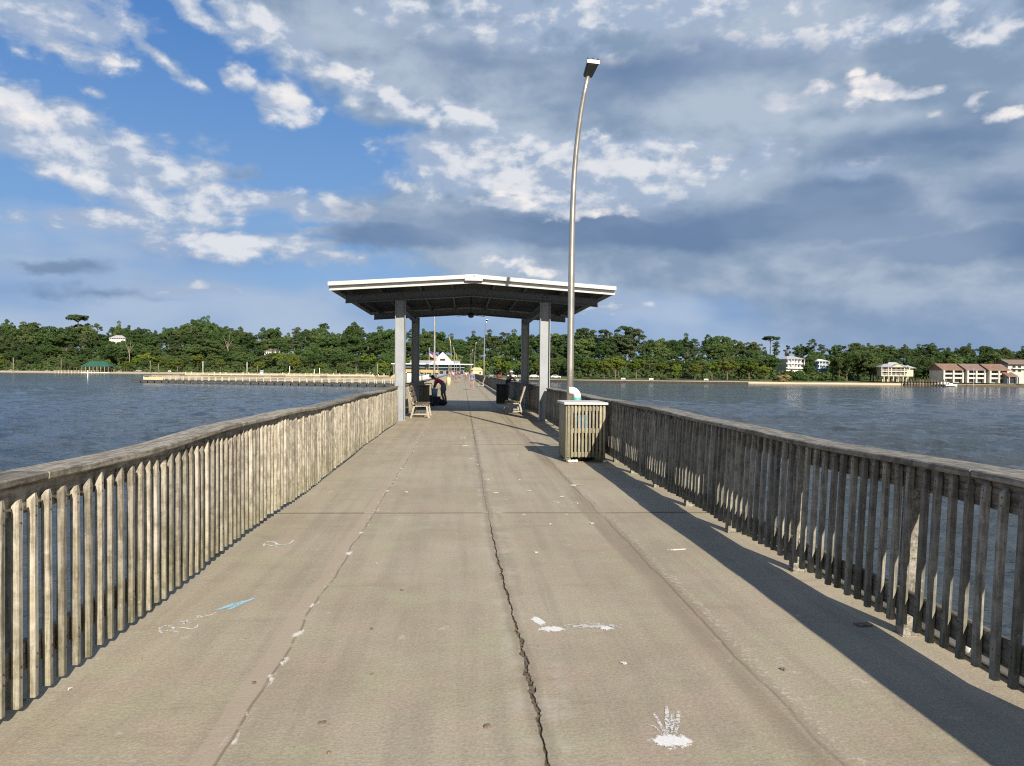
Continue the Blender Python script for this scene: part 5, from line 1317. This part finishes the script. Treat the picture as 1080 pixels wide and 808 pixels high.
# clear sky: the Nishita sky, a little deepened towards the zenith
base = sky.outputs[0]
grad = g.mix(g.ss(EL, 130, 420), g.mix(g.ss(EL, -10, 140), C(138, 172, 216), C(116, 163, 220)), C(62, 126, 206))
base = g.mix(.72, g.vmath('SCALE', base, scale=.62), grad)
# unseen broken cloud added round the rest of the sky for greyer, dimmer fill
away = g.ss(g.math('ABSOLUTE', AZ), 800, 1150)
base = g.mix(g.math('MULTIPLY', away, g.ss(fbs, .38, .56, .25, .95)), base, g.mix(g.ss(fb, .35, .65), C(104, 107, 112), C(166, 165, 162)))
# 1 pale low haze and veils
veil = field([(540,360,800,42,0,.75),(250,330,400,40,0,.8),(150,270,260,26,2,.7),(60,295,330,38,-3,.8),(330,330,330,34,0,.75),(200,255,240,30,4,.45),(980,330,420,60,0,1.0),(700,330,260,40,0,.8)])
fveil = g.ss(g.math('ADD', veil, g.math('MULTIPLY', g.math('SUBTRACT', fbs, .5), .9)), -.05, .55, 0, .85)
base = cmix(fveil, base, g.mix(g.ss(fbs, .35, .65), C(130, 162, 205), C(176, 193, 217)))
# 2 broad grey overcast of the upper right
deck_ = field([(350,45,170,60,-26,1.0),(800,-260,620,330,-8,1.6),(1250,-150,520,420,0,1.6),(300,-330,420,230,-15,1.2),(420,20,250,90,-24,1.0),(640,60,330,110,-10,1.2),(900,90,420,170,0,1.4),(1150,180,400,260,0,1.5),(560,150,170,80,-20,1.0),(760,215,420,80,0,1.2),(480,225,180,45,3,.7),(1000,260,330,90,0,1.3),(640,280,330,50,-2,.9)])
fdeck = g.ss(g.math('ADD', deck_, g.math('MULTIPLY', g.math('SUBTRACT', fb, .5), 1.0)), .08, .48)
cdeck = g.mix(g.ss(g.math('ADD', fbs, g.math('MULTIPLY', rel, .55)), .34, .62), C(134, 156, 182), C(178, 192, 209))
cdeck = g.mix(g.ss(EL, 100, 20, 0, .7), cdeck, C(130, 156, 194))
base = cmix(g.math('MULTIPLY', fdeck, .97), base, cdeck)
# 3 sunlit cumulus and the bright rim of the overcast
lit = field([(585,185,190,42,-4,1.0),(470,185,80,34,0,.9),(250,215,150,20,4,.85),(120,238,120,14,3,.7),(255,262,120,16,0,.8),(760,168,90,22,2,.7),(180,190,120,20,-6,.8),(340,225,110,16,0,.75),(60,140,120,36,-10,1.0),(480,120,60,24,-20,.8),(330,60,60,22,-25,.7),(540,40,200,26,-6,.5),(40,18,115,30,4,.9),(55,45,75,18,0,.8),(170,52,58,13,-33,.85),(262,80,24,15,0,.8),(303,106,40,22,-8,1.0),(95,92,14,8,0,.5),(30,120,130,32,-10,1.1),(85,160,130,36,-14,1.0),(130,200,110,22,-16,.85),(215,180,62,17,2,.75),(185,225,95,15,-7,.8),(215,160,30,14,0,.5),
    (215,8,70,18,-28,.8),(290,28,80,22,-28,.9),(365,82,40,24,-20,1.0),(430,108,70,16,-18,.8),(510,125,60,18,-18,.8),(425,150,36,12,0,.6),(480,172,90,30,-12,1.0),(560,165,130,34,0,1.0),(700,150,75,20,4,.75),(640,180,150,24,2,.8),(560,212,75,18,0,1.0),(690,212,100,13,5,.85),(890,182,50,15,0,.75),(300,262,75,14,0,.8),(350,275,60,12,2,.9),(330,245,40,12,0,.7),(545,278,30,16,-20,.85),(575,288,36,14,-14,.8),(655,325,42,10,-5,.8),(205,303,44,11,2,.95),(165,305,40,8,0,.6),(620,14,330,22,0,.8),(840,40,200,16,0,.55),(1000,10,170,18,0,.75),(1060,20,60,26,0,.7)])
sl = g.math('ADD', lit, g.math('ADD', g.math('MULTIPLY', g.math('SUBTRACT', fb, .5), 1.45), g.math('MULTIPLY', g.math('SUBTRACT', fbf, .5), .95)))
flit = g.ss(sl, .0, .50)
clit = g.mix(g.ss(g.math('ADD', rel, g.math('MULTIPLY', g.math('SUBTRACT', sl, .5), .22)), -.05, .14), C(163, 181, 207), C(228, 230, 235))
base = cmix(g.math('MULTIPLY', flit, .92), base, clit)
# 4 slate undersides
dark = field([(620,245,330,26,-3,1.0),(850,235,260,36,-4,1.0),(900,212,120,34,-12,1.0),(1030,262,200,28,0,.9),(430,248,150,24,4,.85),(500,62,150,26,-10,.55),(700,75,190,36,0,.65),(980,150,190,34,0,.55),(250,180,46,12,0,.55),(40,282,60,9,0,.75),(110,308,170,9,-2,.45),(1040,215,120,30,0,.6),(800,105,20,14,0,.3)])
sd = g.math('ADD', dark, g.math('MULTIPLY', g.math('SUBTRACT', fb, .5), 1.1))
fd = g.ss(sd, .08, .60, 0, .90)
base = cmix(fd, base, g.mix(g.ss(fbs, .35, .65), C(104, 130, 166), C(130, 152, 182)))
# 5 brilliant puffs in gaps
puff = field([(828,108,30,13,8,1.0),(850,98,18,9,0,.7),(925,92,42,14,-6,1.15),(905,108,24,13,30,.9),(960,98,26,10,0,.9),(890,80,16,8,0,.7),(985,124,13,9,0,.7),(1036,108,14,12,-20,.95),(1064,126,18,8,10,.95),(722,152,18,11,-30,.75),(540,212,52,13,0,.95),(600,222,80,10,0,.8),(520,275,18,9,0,.5),(558,280,38,12,-24,.9),(585,290,24,10,0,.9),(305,105,26,12,0,.8),(348,272,44,8,0,.85),(208,300,26,8,4,.95),(30,118,80,16,-6,.7),(110,190,60,10,-8,.5),(370,80,24,14,-20,.7),(70,50,60,10,0,.6),(655,330,24,7,0,.6)])
sp_ = g.math('ADD', puff, g.math('ADD', g.math('MULTIPLY', g.math('SUBTRACT', fb, .5), 1.1), g.math('MULTIPLY', g.math('SUBTRACT', fbf, .5), 1.5)))
fp2 = g.ss(sp_, .12, .82, 0, .97)
base = cmix(fp2, base, g.mix(g.ss(rel, -.06, .08), C(205, 210, 222), C(244, 240, 238)))
# below the horizon
base = g.mix(g.ss(dz, .0, -.02), base, C(120, 140, 160))
g.l.new(base, bgn.inputs[0])
w.cycles.sampling_method = 'MANUAL'; w.cycles.sample_map_resolution = 512

sd_ = bpy.data.lights.new('sun', 'SUN'); sd_.energy = 5.0; sd_.angle = R(.53); sd_.color = (1.0, .90, .76)
so = bpy.data.objects.new('sun', sd_); col.objects.link(so)
sv = Vector((math.sin(R(SUN_AZ))*math.cos(R(SUN_EL)), math.cos(R(SUN_AZ))*math.cos(R(SUN_EL)), math.sin(R(SUN_EL))))
so.rotation_euler = sv.to_track_quat('Z', 'Y').to_euler(); so.location = sv*60
vs_ = sc.view_settings; sc.display_settings.display_device = 'sRGB'
vs_.view_transform = 'Standard'; vs_.look = 'None'; vs_.gamma = 1; vs_.use_curve_mapping = False; vs_.exposure = EXPO
sc.render.engine = 'CYCLES'; sc.cycles.max_bounces = 6; sc.cycles.transparent_max_bounces = 6
sc.cycles.use_denoising = False; sc.cycles.filter_width = 1.15
